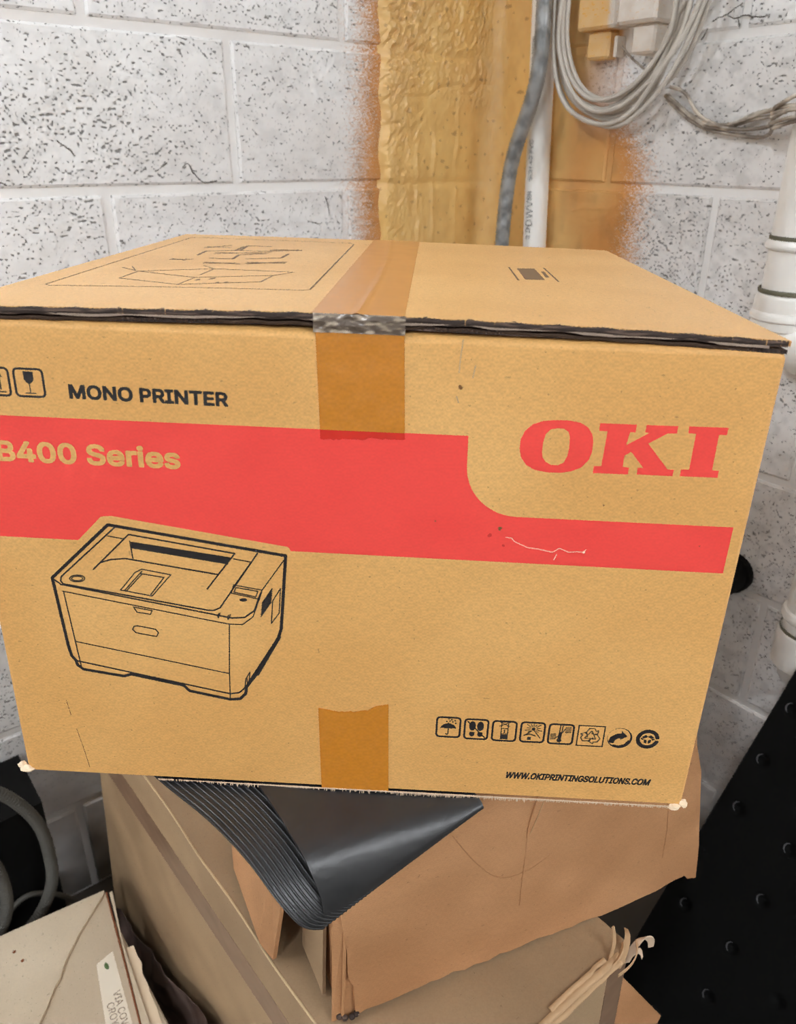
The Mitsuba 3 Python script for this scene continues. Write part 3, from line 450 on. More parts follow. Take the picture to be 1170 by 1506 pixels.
halo = Polygon(D['draw_halo']).buffer(2, quad_segs=4)
arc = [(300+32-32*math.cos(t), 249.5-32*math.sin(t)) for t in np.linspace(0, np.pi/2, 14)]
band = Polygon([(6, 188.3), (6, 267.2), (299.6, 267.2)]+arc+[(461.3, 217.2), (461.3, 186.0)])
band = band.difference(halo)
put_band = face(band, pc+'__red_band', M_RED, 1, label='flat red printed band')
okio = Polygon(D['O_out']).buffer(-2).buffer(2, quad_segs=6).difference(Polygon(D['O_in']).buffer(1.2, quad_segs=6).buffer(-1.2))
face(okio, pc+'__logo_letter', M_RED, 1, label='red slab serif letter O')
face(Polygon(D['K']).buffer(0), pc+'__logo_letter_001', M_RED, 1, label='red slab serif letter K')
face(Polygon(D['I']).buffer(0), pc+'__logo_letter_002', M_RED, 1, label='red slab serif letter I')

def fit_text(txt, x0, z0, w, h, bold, level, key, m, label, shear=0., rot=0., th=.00012, fat=0.):
    t = meshkit.text_mesh(txt, .01, th, bold=bold); v = t.vertices.copy()
    b0, b1 = v.min(0), v.max(0); cap = .01
    v[:, 0] = (v[:, 0]-b0[0])*w/(b1[0]-b0[0]); v[:, 1] = v[:, 1]*h/(b1[1] if b1[1] > 0 else cap)
    v[:, 0] += shear*v[:, 1]
    if fat:
        tri = v[t.faces][t.face_normals[:, 2] > .9][:, :, :2]
        pl = unary_union([Polygon(q).buffer(.01) for q in tri]).buffer(fat-.01, join_style=2).simplify(.02)
        t = poly_mesh(affinity.scale(pl, .001, .001, origin=(0, 0)), th); v = t.vertices*V(1000, 1000, 1000)
    c, s = math.cos(rot), math.sin(rot)
    v[:, 0], v[:, 1] = x0+v[:, 0]*c-v[:, 1]*s, z0+v[:, 0]*s+v[:, 1]*c
    t.vertices = v*V(.001, .001, .001 if fat else 1)
    put(key, frame(t, BO-BY*(.00006+.0001*(level-1)), BX, BZ, -BY), m, label=label)
x, z, w, h, a = D['mono']; fit_text('MONO PRINTER', x, z, w, h*1.06, True, 1, pc+'__lettering', M_BLACKINK, 'bold black words MONO PRINTER', rot=math.radians(a), fat=.26)
x, z, w, h, a = D['series']; fit_text('B400 Series', x, z, w, h, True, 2, pc+'__lettering_001', M_KRAFT, 'kraft coloured words B400 Series on the red band', fat=.35)
x, z, w, h, a = D['url']; fit_text('WWW.OKIPRINTINGSOLUTIONS.COM', x, z, w-1, h, True, 1, pc+'__lettering_002', M_BLACKINK, 'small slanted black web address', shear=.2, fat=.16)

# line drawing of the printer
dr_all = unary_union([lines(D['draw_thick'], 2.0), lines(D['draw_mid'], .95), lines(D['draw_thin'], .68)]+[Polygon(p).buffer(.1) for p in D['draw_fill']])
face(dr_all.simplify(.02), pc+'__line_drawing', M_BLACKINK, 2, label='black line drawing of a desktop printer')

# handling symbols: each drawn in a unit square
def rr(w=1., r=.17, t=.075):
    o = sbox(0, 0, 1, 1).buffer(-r).buffer(r, quad_segs=5); return o.difference(o.buffer(-t))
L = lambda pts, w=.05: LineString(pts).buffer(w/2, quad_segs=3)
El = lambda cx, cy, rx, ry: affinity.scale(Point(cx, cy).buffer(1, quad_segs=8), rx, ry)
def umbrella():
    can = El(.5, .38, .33, .30).intersection(sbox(0, .44, 1, 1)).difference(unary_union([El(x, .42, .10, .045) for x in (.28, .5, .72)]))
    return [rr(), can, L([(.5, .7), (.5, .2), (.46, .15), (.41, .18)], .045)]+[El(x, y, .03, .035) for x, y in ((.42, .77), (.55, .8), (.66, .76), (.62, .87), (.5, .9), (.75, .82), (.78, .7))]
def feet():
    o = [rr(), L([(.14, .86), (.86, .12)], .05)]
    for cx in (.34, .66): o += [El(cx, .65, .135, .22), El(cx, .25, .10, .10), sbox(cx-.10, .25, cx+.10, .36)]
    return o
def stack():
    return [rr(), L([(.38, .93), (.38, .12)], .035), L([(.64, .93), (.64, .12)], .035), sbox(.38, .12, .64, .34), L([(.30, .72), (.70, .92)], .03), L([(.70, .72), (.32, .92)], .03), L([(.38, .62), (.64, .62)], .03), sbox(.485, .42, .535, .56), L([(.38, .38), (.64, .38)], .03), L([(.3, .93), (.72, .93)], .04)]
def sun():
    o = [rr(), El(.53, .66, .07, .08), sbox(.32, .14, .46, .27), L([(.18, .34), (.39, .42), (.62, .34)], .045)]
    for k in range(11):
        a = math.radians(-40+26*k); o.append(L([(.53+.13*math.cos(a), .66+.13*math.sin(a)), (.53+(.34 if k % 2 else .26)*math.cos(a), .66+(.34 if k % 2 else .24)*math.sin(a))], .03))
    o += [L([(.58, .56), (.82, .24)], .035), L([(.47, .56), (.24, .38)], .03)]
    return o
def thermo():
    o = [rr(), L([(.50, .9), (.46, .3)], .13).difference(L([(.50, .92), (.485, .62)], .055)), El(.46, .2, .09, .09), L([(.5, .48), (.66, .78)], .03), L([(.46, .45), (.3, .3)], .03)]
    for k in range(5): o += [L([(.66, .82-.06*k), (.86, .84-.06*k)], .03), L([(.12, .48-.06*k), (.31, .50-.06*k)], .03)]
    return o
def recycle():
    o = [sbox(0, 0, 1, 1).difference(sbox(.045, .045, .955, .955))]
    for k in range(3):
        a = math.radians(120*k)
        for pts in ([(.30, .62), (.42, .86), (.60, .86), (.68, .74)], [(.40, .56), (.51, .74), (.58, .64)], [(.30, .62), (.40, .56)], [(.58, .64), (.52, .62), (.74, .56), (.76, .78), (.68, .74)]):
            o.append(affinity.rotate(L(pts, .035), -120*k, origin=(.5, .5)))
    return o
def greendot():
    o = El(.5, .5, .5, .5); ring = o.difference(El(.47, .53, .455, .455))
    arrow = LineString([(.18, .24), (.22, .46), (.40, .60), (.58, .62)]).buffer(.115, cap_style=2)
    head = Polygon([(.55, .86), (.80, .60), (.52, .42)])
    low = LineString([(.30, .10), (.50, .06), (.74, .14), (.88, .34)]).buffer(.06)
    return [ring, arrow, head, low.intersection(o)]
def ccycle():
    o = El(.5, .5, .5, .5).difference(El(.5, .5, .33, .33)).difference(Polygon([(.5, .5), (1.1, .54), (1.1, .40)]))
    bx = [Polygon([(.24, .60), (.40, .72), (.50, .62), (.34, .52)]), Polygon([(.76, .60), (.60, .72), (.50, .62), (.66, .52)]), Polygon([(.34, .48), (.47, .44), (.47, .26), (.36, .32)]), Polygon([(.66, .48), (.53, .44), (.53, .26), (.64, .32)]), Polygon([(.22, .56), (.34, .50), (.30, .44), (.2, .5)]), Polygon([(.78, .56), (.66, .50), (.70, .44), (.8, .5)])]
    return [o]+bx
def glass():
    return [rr(), Polygon([(.34, .88), (.66, .88), (.66, .62), (.60, .52), (.53, .47), (.47, .47), (.40, .52), (.34, .62)]), L([(.5, .5), (.5, .16)], .035), L([(.34, .15), (.66, .15)], .04)]
def arrows():
    o = [rr()]
    for x in (.32, .66): o += [L([(x, .25), (x, .7)], .05), Polygon([(x-.1, .66), (x+.1, .66), (x, .86)])]
    return o+[L([(.2, .16), (.8, .16)], .05)]
def icon(parts, x, z, w, h, key, lab):
    g = affinity.translate(affinity.scale(unary_union(parts), w, h, origin=(0, 0)), x, z)
    face(g, key, M_BLACKINK, 1, label=lab)
names = ['umbrella', 'crossed footprints', 'stacking limit', 'sun over a roof', 'thermometer', 'recycling arrows', 'round arrow', 'split ring']
for k, (fn, b) in enumerate(zip((umbrella, feet, stack, sun, thermo, recycle, greendot, ccycle), D['icons'])):
    icon(fn(), *b, num(pc+'__symbol', k), f'black {names[k]} handling symbol')
b = D['fragile']; icon(glass(), *b, pc+'__symbol_008', 'black wine glass handling symbol')
icon(arrows(), b[0]-19.9, *b[1:], pc+'__symbol_009', 'black this way up handling symbol')

# print on the lid
fr_ = D['top_frame']; f0 = D['top_frame2'][0]
rect = Polygon([(18, 446), (23.2, 87), (28, 82.5), (192, 84), (196.4, 88), (194.5, 428), (190, 440), (24, 452)])
topprint(unary_union([rect.exterior.buffer(.28), LineString([(196.4, 90), (194.5, 428)]).buffer(.6)]), pc+'__lid_frame', M_GREYINK, 'thin printed frame on the lid')
topprint(unary_union([lines(D['top_lines'], .8), lines(D['top_scrib'], 2.2)]), pc+'__lid_drawing', M_GREYINK, 'faded unpacking diagram on the lid')
topprint(unary_union([lines(D['bar_lines'], 1.3)]+[Polygon(q) for q in D['bar_fill']]), pc+'__lid_barcode', M_GREYINK, 'small printed barcode panel on the lid')

# tape
def tape_top():
    ys = np.linspace(.5*0-.0008, BD-.001, 50); xs = np.linspace(.2095, .2605, 24); X, Y = np.meshgrid(xs, ys)
    X = X+(.002+.0)*(Y/BD)
    Zt = topz(X, Y)+.00035
    seam = np.exp(-((X-.2345-.003*np.sin(Y*9))/.0016)**2); cr = np.exp(-((Y-.043-.10*(X-.236))/.0016)**2)*(X > .236)
    Zt += .0009*seam+.0008*cr
    return to_box(grid_mesh(np.stack([X, Y, Zt], -1)))
note(pc+'__tape', 'brown packing tape along the lid seam')
put(pc+'__tape', tape_top(), M_TAPE_TOP, smooth=True, label='brown packing tape along the lid seam')
xs = np.linspace(.2105, .2610, 40)
for k in range(1):
    prof = [(-.0008, .00035), (-.0016, -.0012), (-.0018, -.0042), (-.0013, -.0074), (-.0011, -.0100)]
    P = np.array([np.stack([xs, np.full_like(xs, y)+.0005*(meshkit.noise(np.stack([xs*400, xs*0+i, xs*0], 1), 3)-.5), topz(xs, xs*0)+z], 1) for i, (y, z) in enumerate(prof)])
    g = grid_mesh(P); put(pc+'__tape__gap_strip', to_box(g), M_TAPE_GAP, smooth=True, label='wrinkled tape bridging the lid gap, dark gap and glints painted in')
rag = ragged((213.9, 261.5), (263.2, 263.3), 26, .45, rng)
t1 = Polygon([(211.6, 324.0), (260.6, 324.6), (262.9, 267.2), (213.9, 267.2)])
t2 = Polygon([(213.9, 267.2)]+rag+[(262.9, 267.2)])
def tape_face(poly, key, m, lab): face(poly, key, m, 3, th=.0003, label=lab)
tape_face(t1, pc+'__tape_001', M_TAPE, 'amber packing tape down the front, upper piece')
tape_face(t2.buffer(0), pc+'__tape_001__torn_end', M_TAPE_RED, 'torn tape end over the red band')
rag = [(211.4, 68.8), (226, 66.3)]+ragged((226, 66.3), (245, 68.5), 12, .4, rng)+[(250, 72.5), (259, 74.6)]
t3 = Polygon(rag+[(261.2, -1.2), (213.3, -.9)])
tape_face(t3.buffer(0), pc+'__tape_002', M_TAPE, 'amber packing tape at the bottom of the front')
# frayed paper along the bottom edge, crushed corners, scuffs
def fray():
    out = []
    for x0 in np.arange(96, 462, 1.15):
        if rng.random() < .16 or 205 < x0 < 262 and rng.random() < .5: continue
        l = min(1, (x0-80)/70)*rng.uniform(.5, 2.3)*(1.25 if 140 < x0 < 250 or 262 < x0 < 360 else .7); w = rng.uniform(.35, .8); dx = rng.uniform(-.5, .5)
        out.append(Polygon([(x0-w, -.4), (x0+w, -.4), (x0+dx+.15, -1.4-l), (x0+dx-.15, -1.4-l)]))
    out.append(Polygon([(110, -.6), (462, -.6), (462, -.9), (380, -1.1), (300, -1.5), (262, -1.2), (200, -1.5), (160, -1.1)]))
    return unary_union(out)
put(pc+'__frayed_edge', frame(poly_mesh(affinity.scale(fray(), .001, .001, origin=(0, 0)), .0006), BO-BY*.0004-BZ*.0004, BX, BZ, -BY), M_FRAY2, label='pale frayed paper along the bottom edge')
def crumb(c, r, seed):
    m = trimesh.creation.icosphere(2, 1.0); v = m.vertices; m.vertices = v*(.6+.8*meshkit.noise(v*1.7+seed, seed))[:, None]*np.array(r)+np.array(c); return to_box(m)
put(pc+'__crushed_corner', cat_([crumb((.0005, -.0005, .002), (.005, .003, .0028), 1), crumb((-.003, .001, .004), (.003, .003, .002), 2)]), M_FRAY, label='pale crushed corner, bottom left')
put(pc+'__crushed_corner_001', cat_([crumb((.464, -.001, -.0008), (.004, .003, .0018), 3), crumb((.4705, .001, .001), (.0028, .003, .0024), 4)]), M_FRAY, label='pale crushed corner, bottom right')
face(unary_union([lines(D['scratch'], .55), Point(*D['scratch'][3][-2]).buffer(.9)]), pc+'__scratch', M_SCUFF, 3, label='pale torn scratch across the red band')
for k, l in enumerate([[(37.5, 64), (39.0, 52)], [(41.5, 40), (44.0, 24), (46.5, 6)]]+D['scuff'][:5]):
    face(lines([l], .35 if k < 2 else .7), num(pc+'__scuff', k), M_DENT if k < 2 else M_TEAR, 1, label='faint dark crease near the left edge' if k < 2 else 'small vertical scuff near the top')
mat('dark_red', lin(190, 46, 42), .6)
def blot(p, r, sd):
    a = np.linspace(0, 2*np.pi, 15)[:-1]; q = r*(.55+.7*meshkit.noise(np.stack([np.cos(a)*1.6+sd, np.sin(a)*1.6, a*0], 1), sd))
    return Polygon(np.stack([p[0]+q*np.cos(a), p[1]+q*np.sin(a)], 1))
for k, (p, r) in enumerate(D['dents']): face(blot(p, r*(.45 if r > 2.5 else .8), k), num(pc+'__dent', k), 'material_dark_red' if k in (1, 2) else M_DENT, 3, label='dark red bruise on the band' if k in (1, 2) else 'small dark dent')

# ------------------------------------------------------------------ ribbed rubber mat folded under the printer carton
def rubber_mat():
    low = [(.62, -1.035, .8590), (.69, -1.027, .8580), (.7422, -1.0187, .8573), (.7861, -1.0082, .8547), (.8265, -.9992, .8442), (.8550, -.9925, .8255), (.8690, -.9830, .8080), (.8714, -.9694, .7990)]
    upp = [(.8718, -.9681, .8110), (.8696, -.9682, .825), (.8605, -.97, .8431), (.8486, -.9701, .8512), (.8193, -.9681, .8563), (.7934, -.9667, .8586), (.74, -.962, .8590), (.66, -.955, .8595)]
    E0 = np.array(low+upp)
    F = V(.8953, -.8466, .8540)
    d = V(-.99, .12, 0); n = len(low)
    ll = [.26, .19, .14, .095, .06, .030, .012, .002]; uu = [.0, .004, .015, .04, .085, .125, .18, .26]
    zl = [-.0095, -.0095, -.0095, -.0095, -.0095, -.0095, -.0090, -.0068]; zu = [-.0036, -.0008, .0, .0, .0, .0, .0, .0]
    E1 = np.array([F+d*a+V(0, 0, b+.001*a) for a, b in zip(ll, zl)]+[F+d*a+V(0, 0, b+.001*a) for a, b in zip(uu, zu)])
    from scipy.interpolate import PchipInterpolator
    k = np.linspace(0, 15, 240); E0, E1 = (PchipInterpolator(np.arange(16), e)(k) for e in (E0, E1))
    E0 = np.array([np.convolve(np.pad(c, 4, mode='reflect', reflect_type='odd'), np.ones(9)/9, 'valid') for c in E0.T]).T
    # same share of length on both sides of the turn
    w = np.linspace(0, 1, 60)
    return E0[:, None]*(1-w[None, :, None])+E1[:, None]*w[None, :, None]
G = rubber_mat()
note('rubber_mat', 'black ribbed rubber mat folded over and hanging out from under the printer carton', 'mat')
sh = sheet(G, .0024)
put('rubber_mat__sheet', sh, M_RUBBER, smooth=50)
nr = meshkit.arrays(grid_mesh(G), True)[2].reshape(G.shape)
mid = G[len(G)//2-8, 30]; 
side = 1.0
probe = G[48, 3]+nr[48, 3]*.01
if np.linalg.norm(probe-G[184, 3]) > np.linalg.norm(G[48, 3]-G[184, 3]): side = -1.0
note('rubber_mat__rib', None)
ribs = []
for k, j in enumerate(np.linspace(.6, 36, 27)):
    a = int(j); f = j-a; line = G[:, a]*(1-f)+G[:, min(a+1, 59)]*f; nn = nr[:, a]
    put(num('rubber_mat__rib', k), tube((line+nn*side*.0014)[2:118], .0010, 6), M_RUBBER, smooth=True)

# ------------------------------------------------------------------ brown carton under the printer carton
note('brown_carton', 'worn brown carton directly under the printer carton, one loose panel hanging down its front', 'cardboard box')
PA, FA, DA = V(.8230, -.9131, .600), V(.2696, .9630, 0), V(-.9630, .2696, 0)
zt = .842
def carton_pt(u, d, z): return PA+FA*u+DA*d+V(0, 0, z-.6)
b0 = [carton_pt(u, d, z) for u in (-.012, .345) for d in (.012, .40) for z in (.601, zt)]
put('brown_carton__body', hull(b0), M_BROWN)
pan = [(-.016, .8405), (-.0079, .7027)]+ragged((-.0079, .7027), (.0, .6015), 6, .0012, rng)[1:-1]+[(.0, .6015)]+ragged((.0, .6015), (.2542, .601), 22, .0012, rng)[1:-1]+[(.2542, .599), (.3186, .6040), (.338, .6095), (.352, .6107), (.357, .604), (.368, .601), (.362, .65), (.353, .7004), (.344, .75), (.332, .7846), (.320, .8405)]
pm = poly_mesh(Polygon(pan), .004).subdivide_to_size(.016, max_iter=12); v = pm.vertices
bend = .006*(meshkit.fbm(np.column_stack([v[:, 0]*9, v[:, 1]*9, v[:, 0]*0]), 3, 4)-.5)+.001*np.clip((v[:, 0]-.30)/.08, 0, 1)-.003*np.exp(-((v[:, 0]-.155)/.004)**2)*np.clip((v[:, 1]-.66)*8, 0, 1)
v[:, 2] += bend; pm.vertices = v
N = np.cross(FA, V(0, 0, 1))
for k, (pts, w, m) in enumerate([([(.167, .80), (.160, .77), (.158, .72), (.157, .66)], .0022, M_BROWN), ([(.182, .835), (.172, .79), (.160, .745)], .0009, M_TEAR), ([(.085, .775), (.115, .725), (.140, .702), (.158, .700), (.185, .712)], .0012, 'material_crease'), ([(.300, .76), (.315, .70), (.318, .65)], .0016, M_BROWN)]):
    q = spline(pts, 24); mz = np.interp(q[:, 0], [0, .4], [.0046, .0046])
    bz_ = .006*(meshkit.fbm(np.column_stack([q[:, 0]*9, q[:, 1]*9, q[:, 0]*0]), 3, 4)-.5)+.001*np.clip((q[:, 0]-.30)/.08, 0, 1)-.003*np.exp(-((q[:, 0]-.155)/.004)**2)*np.clip((q[:, 1]-.66)*8, 0, 1)
    c3 = V(PA[0], PA[1], 0)+N*(.0052+bz_)[:, None]+FA*q[:, :1]+V(0, 0, 1)*q[:, 1:2]
    put(num('brown_carton__front_panel__crease', k), tube(c3, w*.35, 6), m, smooth=True)
put('brown_carton__front_panel', frame(pm, V(PA[0], PA[1], 0)+N*.001, FA, V(0, 0, 1), N), M_BROWN, smooth=30, label='large loose front panel with ragged lower edge')
# corner post with a crease, left of the panel
cp = np.array([[(-.020, .0, .598), (-.013, .006, .72), (-.012, .009, .8405)], [(-.012, -.001, .599), (-.006, .0, .72), (-.006, .0, .8405)], [(.002, -.0005, .602), (.0, .0005, .72), (.0, .0005, .8405)]])
put('brown_carton__corner', sheet(np.array([[carton_pt(*q) for q in row] for row in cp]), .003), M_BROWN, label='creased corner left of the front panel')
crease = [carton_pt(-.0115, -.0035, .60), carton_pt(-.0055, -.0025, .72), carton_pt(-.006, -.0025, .8405)]
put('brown_carton__corner__crease', tube(crease, .0016, 6), M_RUST if False else 'material_crease', label='dark crease down the corner')
# side flap flaring out to the left
sf = [V(.800, -.934, .603), V(.742, -.944, .603), V(.721, -.9455, .603), V(.63, -.925, .603), V(.45, -.845, .603)]
st = [V(.803, -.921, .8405), V(.76, -.910, .8405), V(.715, -.898, .8405), V(.62, -.872, .8405), V(.45, -.826, .8405)]
put('brown_carton__side_flap', sheet(np.array([[a+(b-a)*t for t in (0, .5, 1)] for a, b in zip(sf[1:], st[1:])]), .004), M_BROWN, label='side flap flaring out to the left')
put('brown_carton__side_strip', sheet(np.array([[a+(b-a)*t for t in (0, .5, 1)] for a, b in zip([V(.797, -.9265, .603), V(.745, -.915, .603)], [V(.800, -.917, .8405), V(.755, -.904, .8405)])]), .003), M_TAN, label='paler inner strip showing in the gap of the left side')
put('brown_carton__torn_bits', cat_([to for to in [trimesh.creation.icosphere(1, .0028).apply_translation(carton_pt(u, d, .6035)) for u, d in ((-.010, -.006), (-.004, -.007), (-.014, -.003), (.0, -.006))]]), M_RUST if False else M_EDGE, label='crumbs of torn board at the foot of the corner')

# ------------------------------------------------------------------ tall tan carton standing below
note('tan_carton', 'tall tan carton under the brown carton, old tape along its side, torn front edge', 'cardboard box')
XF, YL, YR, ZB = .930, -.945, -.673, .598
body = hull([(.25, YL, ZB), (XF, YL, ZB), (XF, YR, ZB), (.25, YR, ZB), (.12, YL, .001), (XF, YL, .001), (XF, YR, .001), (.12, YR, .001)])
put('tan_carton__body', body, M_TAN)
put('tan_carton__tape', hull([(.262, YL-.0004, .470), (.262, YL-.0004, .520), (.85, YL-.0004, .500), (.85, YL-.0004, .540), (.262, YL+.001, .470), (.262, YL+.001, .520), (.85, YL+.001, .500), (.85, YL+.001, .540)]), M_OLDTAPE, label='strip of old brown tape along the left side')
put('tan_carton__ridge', tube([V(x, YL-.0005+.0008*math.sin(x*40), ZB-.0005) for x in np.linspace(.252, XF, 40)], .0013, 8), M_RIDGE, smooth=True, label='worn pale top edge')
# torn front edge: curled strips
tr = []
for k, (y0, y1, dx, dz, w) in enumerate([(-.945, -.690, .001, .001, .0032), (-.86, -.685, .003, -.006, .0028), (-.78, -.705, -.003, .003, .0024)]):
    ys = np.linspace(y0, y1, 40); q = np.stack([ys*60, ys*0+k, ys*0], 1)
    wob = meshkit.fbm(q, 3, k)-.5
    P = np.array([np.stack([XF+dx+w*math.cos(a)+.004*wob, ys, ZB+dz+w*math.sin(a)*.8+.004*wob-.002], 1) for a in np.linspace(-1.2, 2.2, 9)])
    tr.append(P)
for k, P in enumerate(tr): put(num('tan_carton__torn_strip', k), sheet(P, .0012), M_TEAR, smooth=60, label='torn curled strip along the front top edge')
def ribbon(pts, w, wdir, th=.0012, n=24):
    c = spline(pts, n); wd = np.array(wdir, float); wd /= np.linalg.norm(wd)
    ww = w*(1-.5*np.linspace(0, 1, n)**2)
    return sheet(np.stack([c-wd*ww[:, None]/2, c, c+wd*ww[:, None]/2], 1), th)
cr = [ribbon([(.930, -.702, .596), (.926, -.692, .608), (.921, -.690, .626)], .0055, (0, 1, 0)),
      ribbon([(.934, -.694, .588), (.933, -.684, .600), (.928, -.674, .608), (.922, -.668, .606)], .007, (1, .4, 0)),
      ribbon([(.933, -.680, .580), (.935, -.670, .598), (.937, -.661, .604), (.940, -.654, .599), (.941, -.652, .588)], .011, (.6, .5, .5)),
      ribbon([(.938, -.696, .582), (.941, -.684, .588), (.940, -.674, .598), (.934, -.668, .603)], .007, (.2, -.3, 1)),
      ribbon([(.933, -.672, .582), (.937, -.664, .588), (.940, -.662, .580)], .007, (0, .4, 1)),
      ribbon([(.931, -.712, .592), (.935, -.700, .600), (.934, -.690, .608), (.929, -.682, .606)], .006, (.5, .2, 1))]
for k, m in enumerate(cr): put(num('tan_carton__torn_curl', k), m, M_FRAY2 if k in (2, 4) else M_TEAR, smooth=60, label='curled shred of torn board at the front right corner')
put('tan_carton__side_flap', hull([(XF-.003, -.674, .5530), (XF-.003, -.566, .3850), (XF-.003, -.585, .3500), (XF-.003, -.674, .300), (XF-.007, -.674, .5530), (XF-.007, -.566, .3850), (XF-.007, -.585, .3500), (XF-.007, -.674, .300)]), M_BROWN, label='brown flap sticking out beyond the right corner')
put('tan_carton__corner_tape', hull([(XF+.0006, -.700, .578), (XF+.0006, -.6725, .575), (XF+.0006, -.700, .2), (XF+.0006, -.6725, .2), (XF-.0005, -.700, .578), (XF-.0005, -.6725, .575), (XF-.0005, -.700, .2), (XF-.0005, -.6725, .2)]), M_OLDTAPE, label='brown tape down the front right corner')

# ------------------------------------------------------------------ crumpled plastic film between the cartons
ss, tt = np.meshgrid(np.linspace(0, 1, 70), np.linspace(0, 1, 46), indexing='ij')
top = spline([(.17, -.949, .13), (.30, -.950, .185), (.45, -.950, .27), (.588, -.952, .335), (.74, -.953, .36)], 70)
P = top[:, None]*(1-tt[..., None])+(top[:, None]*V(1, 1, 0)+V(0, -.008, .012))*tt[..., None]
q = np.stack([ss*9, tt*5, ss*0], -1)
P[..., 1] -= .020*meshkit.fbm(q*.8, 3, 3)*(1-.3*tt); P[..., 2] += .015*(meshkit.fbm(q*.6, 2, 9)-.5)*(1-tt)
rdg = 1-np.abs(2*meshkit.noise(q*V(.7, 1, 1)+V(0, 0, 0), 17)-1); P[..., 1] -= .008*rdg**4
put('plastic_film', sheet(P, .0008), M_FILM, smooth=45, label='crumpled dark brownish plastic film stuffed between the tan and the cream cartons', cat='plastic sheet')

# ------------------------------------------------------------------ cream carton at the lower left
note('cream_carton', 'cream carton with torn top and an address label at the lower left corner', 'cardboard box')
ZD = .300
put('cream_carton__body', cbox((.302, -1.45, .0), (.86, -.992, ZD-.0105), .002), M_CREAM)
def flat(pts, z0, z1, m, key, lab=None):
    P = Polygon(pts).buffer(0); put(key, poly_mesh(P, z1-z0).apply_translation((0, 0, z0)), m, label=lab)
flat([(.285, -1.45), (.2973, -.988)]+ragged((.3045, -.9865), (.5142, -1.0219), 12, .0006, rng)+[(.86, -1.075), (.86, -1.45)], ZD-.010, ZD-.0045, M_CREAM2, 'cream_carton__lower_flap', 'exposed lower layer of the top')
flat([(.2833, -1.45), (.2833, -1.1255), (.2973, -.9885), (.304, -.992), (.3465, -1.0413)]+ragged((.3465, -1.0413), (.4348, -1.1153), 8, .0012, rng)[1:]+[(.50, -1.17), (.70, -1.45)], ZD-.0045, ZD, M_CREAM, 'cream_carton__top_flap', 'smooth upper layer of the top')
flat([(.3056, -.984), (.3056, -.9796), (.3935, -.9977), (.5321, -1.013), (.86, -1.062), (.86, -1.071), (.5142, -1.0195)], ZD-.0045, ZD-.0005, M_CREAM, 'cream_carton__side_strip', 'narrow strip along the right edge of the top')
flat([(.402, -.9869)]+ragged((.402, -.9869), (.5321, -.999), 14, .0008, rng)[1:]+[(.86, -1.03), (.86, -1.06), (.40, -.9965)], ZD-.012, ZD-.007, M_FRAY, 'cream_carton__under_flap', 'torn corrugated edge below the strip')
put('cream_carton__crease', tube(spline([(.300, -.9868, ZD-.0035), (.345, -.994, ZD-.0035), (.40, -1.0025, ZD-.0035), (.5142, -1.021, ZD-.0035)], 30), .0012, 6), M_RUST, label='rust brown crease along the strip')
flat([(.4017, -1.0363), (.3954, -1.0125), (.5093, -1.0285), (.70, -1.055), (.69, -1.09), (.4878, -1.0544)], ZD-.0045, ZD-.0040, M_PAPER, 'cream_carton__label', 'white paper address label')
def lay_text(txt, h, p, d, z, key, lab):
    t = meshkit.text_mesh(txt, h, .0002, bold=False); d = V(*d, 0); d /= np.linalg.norm(d); up = V(-d[1], d[0], 0)
    put(key, frame(t, V(*p, z), d, up, V(0, 0, 1)), M_GREYINK, label=lab)
lay_text('VIA COVENTRY', .0085, (.452, -1.0325), (.1139, -.0160), ZD-.0040, 'cream_carton__label__lettering', 'grey printed words VIA COVENTRY')
lay_text('CROYDON', .0085, (.462, -1.0445), (.1139, -.0160), ZD-.0040, 'cream_carton__label__lettering_001', 'grey printed word CROYDON')
put('cream_carton__label__green_mark', poly_mesh(El(0, 0, .0055, .0026), .0003).apply_translation((.412, -1.0265, ZD-.0040)), mat('green_ink', lin(70, 90, 50), .7), label='small green mark on the label')
put('cream_carton__hole', cat_([poly_mesh(Point(x, y).buffer(.0022), .0003).apply_translation((0, 0, ZD)) for x, y in ((.3195, -1.1165), (.3394, -1.1115))]), M_RUST, label='two small dark holes in the top')

# ------------------------------------------------------------------ black tub, corrugated hose and cable by the left wall
note('black_tub', 'black plastic tub against the left wall behind the hose', 'tub')
put('black_tub__body', hull([(.02, -1.62, .001), (.145, -1.62, .001), (.02, -1.022, .001), (.145, -1.022, .001), (.02, -1.62, .34), (.150, -1.62, .34), (.02, -1.020, .372), (.150, -1.020, .372), (.02, -1.3, .35), (.15, -1.3, .35)]), M_TUB)
put('black_tub__rim', cbox((.016, -1.625, .350), (.154, -1.30, .362), .003), M_TUB)
def corrugated(path, r, amp, pitch):
    p = np.array(path); t = np.concatenate([[0], np.cumsum(np.linalg.norm(np.diff(p, axis=0), axis=1))]); n = int(t[-1]/pitch*6)
    s = np.linspace(0, t[-1], n); q = np.stack([np.interp(s, t, p[:, k]) for k in range(3)], 1)
    return tube(q, r+amp*np.sin(s/pitch*2*np.pi), 14)
hz = [(.20, -1.40, .42), (.21, -1.22, .515), (.22, -1.0973, .4985), (.22, -1.076, .4772), (.22, -1.0562, .4428), (.22, -1.0395, .3937), (.22, -1.0360, .3305), (.22, -1.0394, .2913), (.22, -1.0577, .2477), (.22, -1.0886, .2164), (.22, -1.129, .2026), (.22, -1.25, .19), (.215, -1.38, .26), (.22, -1.44, .36), (.235, -1.38, .45), (.24, -1.22, .48), (.24, -1.15, .45), (.24, -1.1126, .4019), (.24, -1.1025, .3425), (.24, -1.1065, .298), (.24, -1.1224, .2618), (.24, -1.20, .20), (.24, -1.36, .10), (.24, -1.5, .03)]
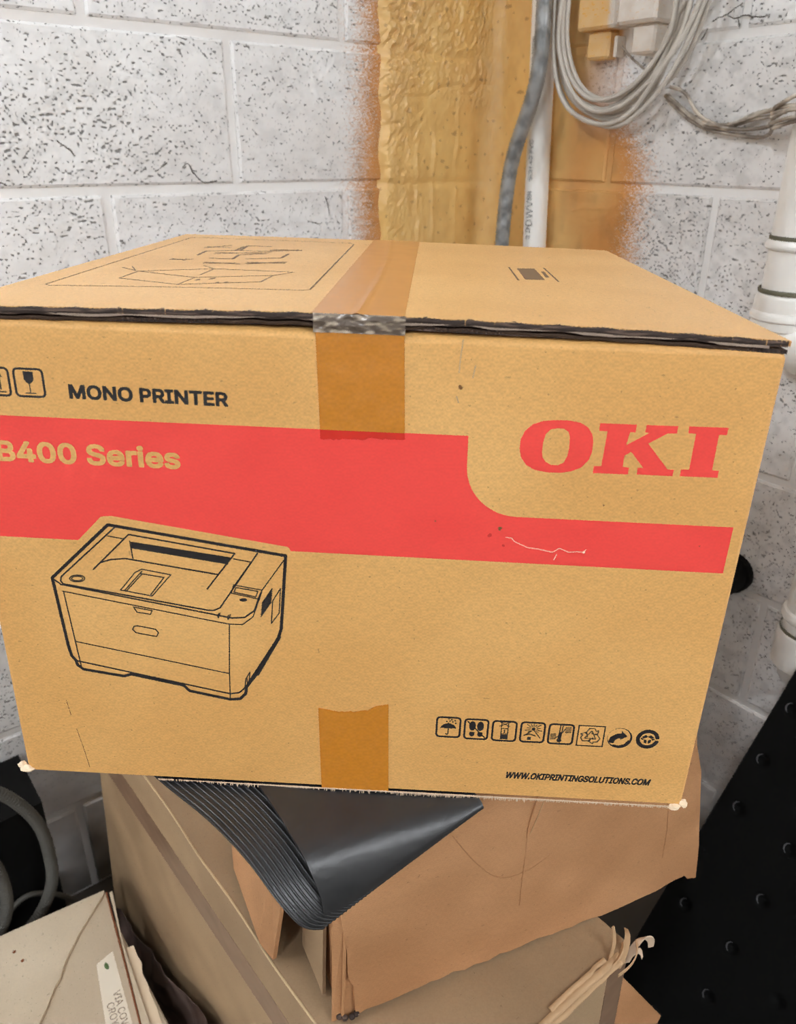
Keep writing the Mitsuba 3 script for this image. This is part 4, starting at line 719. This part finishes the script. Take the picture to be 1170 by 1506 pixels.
put('corrugated_hose', corrugated(spline(hz, 400), .0080, .0010, .0048), M_HOSE, smooth=40, label='dark corrugated hose coiled against the black tub', cat='hose')
put('grey_lead', tube(spline([(.17, -1.30, .03), (.165, -1.15, .15), (.16, -1.0962, .2084), (.16, -1.0743, .2188), (.16, -1.0506, .2087), (.16, -1.0281, .1873), (.16, -1.0069, .1525), (.17, -.985, .08), (.19, -.98, .01)], 60), .0042, 10), M_HOSE, smooth=True, label='thin grey lead looping behind the cream carton', cat='cable')

# ------------------------------------------------------------------ black dimpled foam panel leaning on the right wall
note('foam_panel', 'black dimpled foam panel leaning against the right wall', 'foam panel')
up_ = V(.8044-.7382, .2372, .5474); up_ /= np.linalg.norm(up_); nP = V(0, -1, .4333); nP /= np.linalg.norm(nP); acr = np.cross(up_, nP); acr /= np.linalg.norm(acr)
if acr[0] < 0: acr = -acr
o = V(.7382, -.3439, .0371)
o = o-up_*(.0371/up_[2])
dims = [(.82, -.1289, .5333), (.8119, -.1645, .4511), (.8085, -.1977, .3745), (.8924, -.2024, .3638), (.888, -.2378, .282), (.8777, -.274, .1984), (.8752, -.3086, .1186), (.795, -.2699, .2079)]
dl = [((V(*p)-o)@acr, (V(*p)-o)@up_) for p in dims]
gu, gv = np.meshgrid(np.linspace(0, .55, 150), np.linspace(.02, .645, 190), indexing='ij')
hh = np.zeros_like(gu); cen = []
for (a, b) in dl: cen.append((a, b))
for i in range(1, 7):
    for j in range(8):
        a, b = .045+.078*i+.039*(j % 2), .05+.085*j
        if min((a-c)**2+(b-d)**2 for c, d in cen) > .055**2: cen.append((a, b))
for a, b in cen:
    rr_ = np.sqrt((gu-a)**2+(gv-b)**2); hh -= .007*np.exp(-(rr_/.0085)**4)
G2 = o+acr*gu[..., None]+up_*gv[..., None]+nP*hh[..., None]
G3 = o+acr*gu[..., None]+up_*gv[..., None]-nP*.030
ft = grid_mesh(G2)
if (np.cross(G2[1, 0]-G2[0, 0], G2[0, 1]-G2[0, 0])@nP) < 0: pass
put('foam_panel__dimpled_face', ft, M_BLACK, smooth=True)
cs = [o+acr*a+up_*b-nP*c for a in (.0, .55) for b in (.02, .645) for c in (.0105, .032)]
edge = hull([o+acr*a+up_*b-nP*c for a in (.0005, .55) for b in (.02, .645) for c in (.0085, .020)])
put('foam_panel__backing', edge, M_BLACK)
for k, (a, b) in enumerate(dl):
    ang = np.linspace(1.9, 4.4, 12)
    pth = [o+acr*(a+.0085*math.cos(t))+up_*(b+.0085*math.sin(t))-nP*.0025 for t in ang]
    put(num('foam_panel__dimple_rim', k), tube(pth, .0014*np.sin(np.linspace(.3, 2.84, 12)), 6), M_DIMPLE, smooth=True, label='pale crescent painted as a highlight on a dimple')
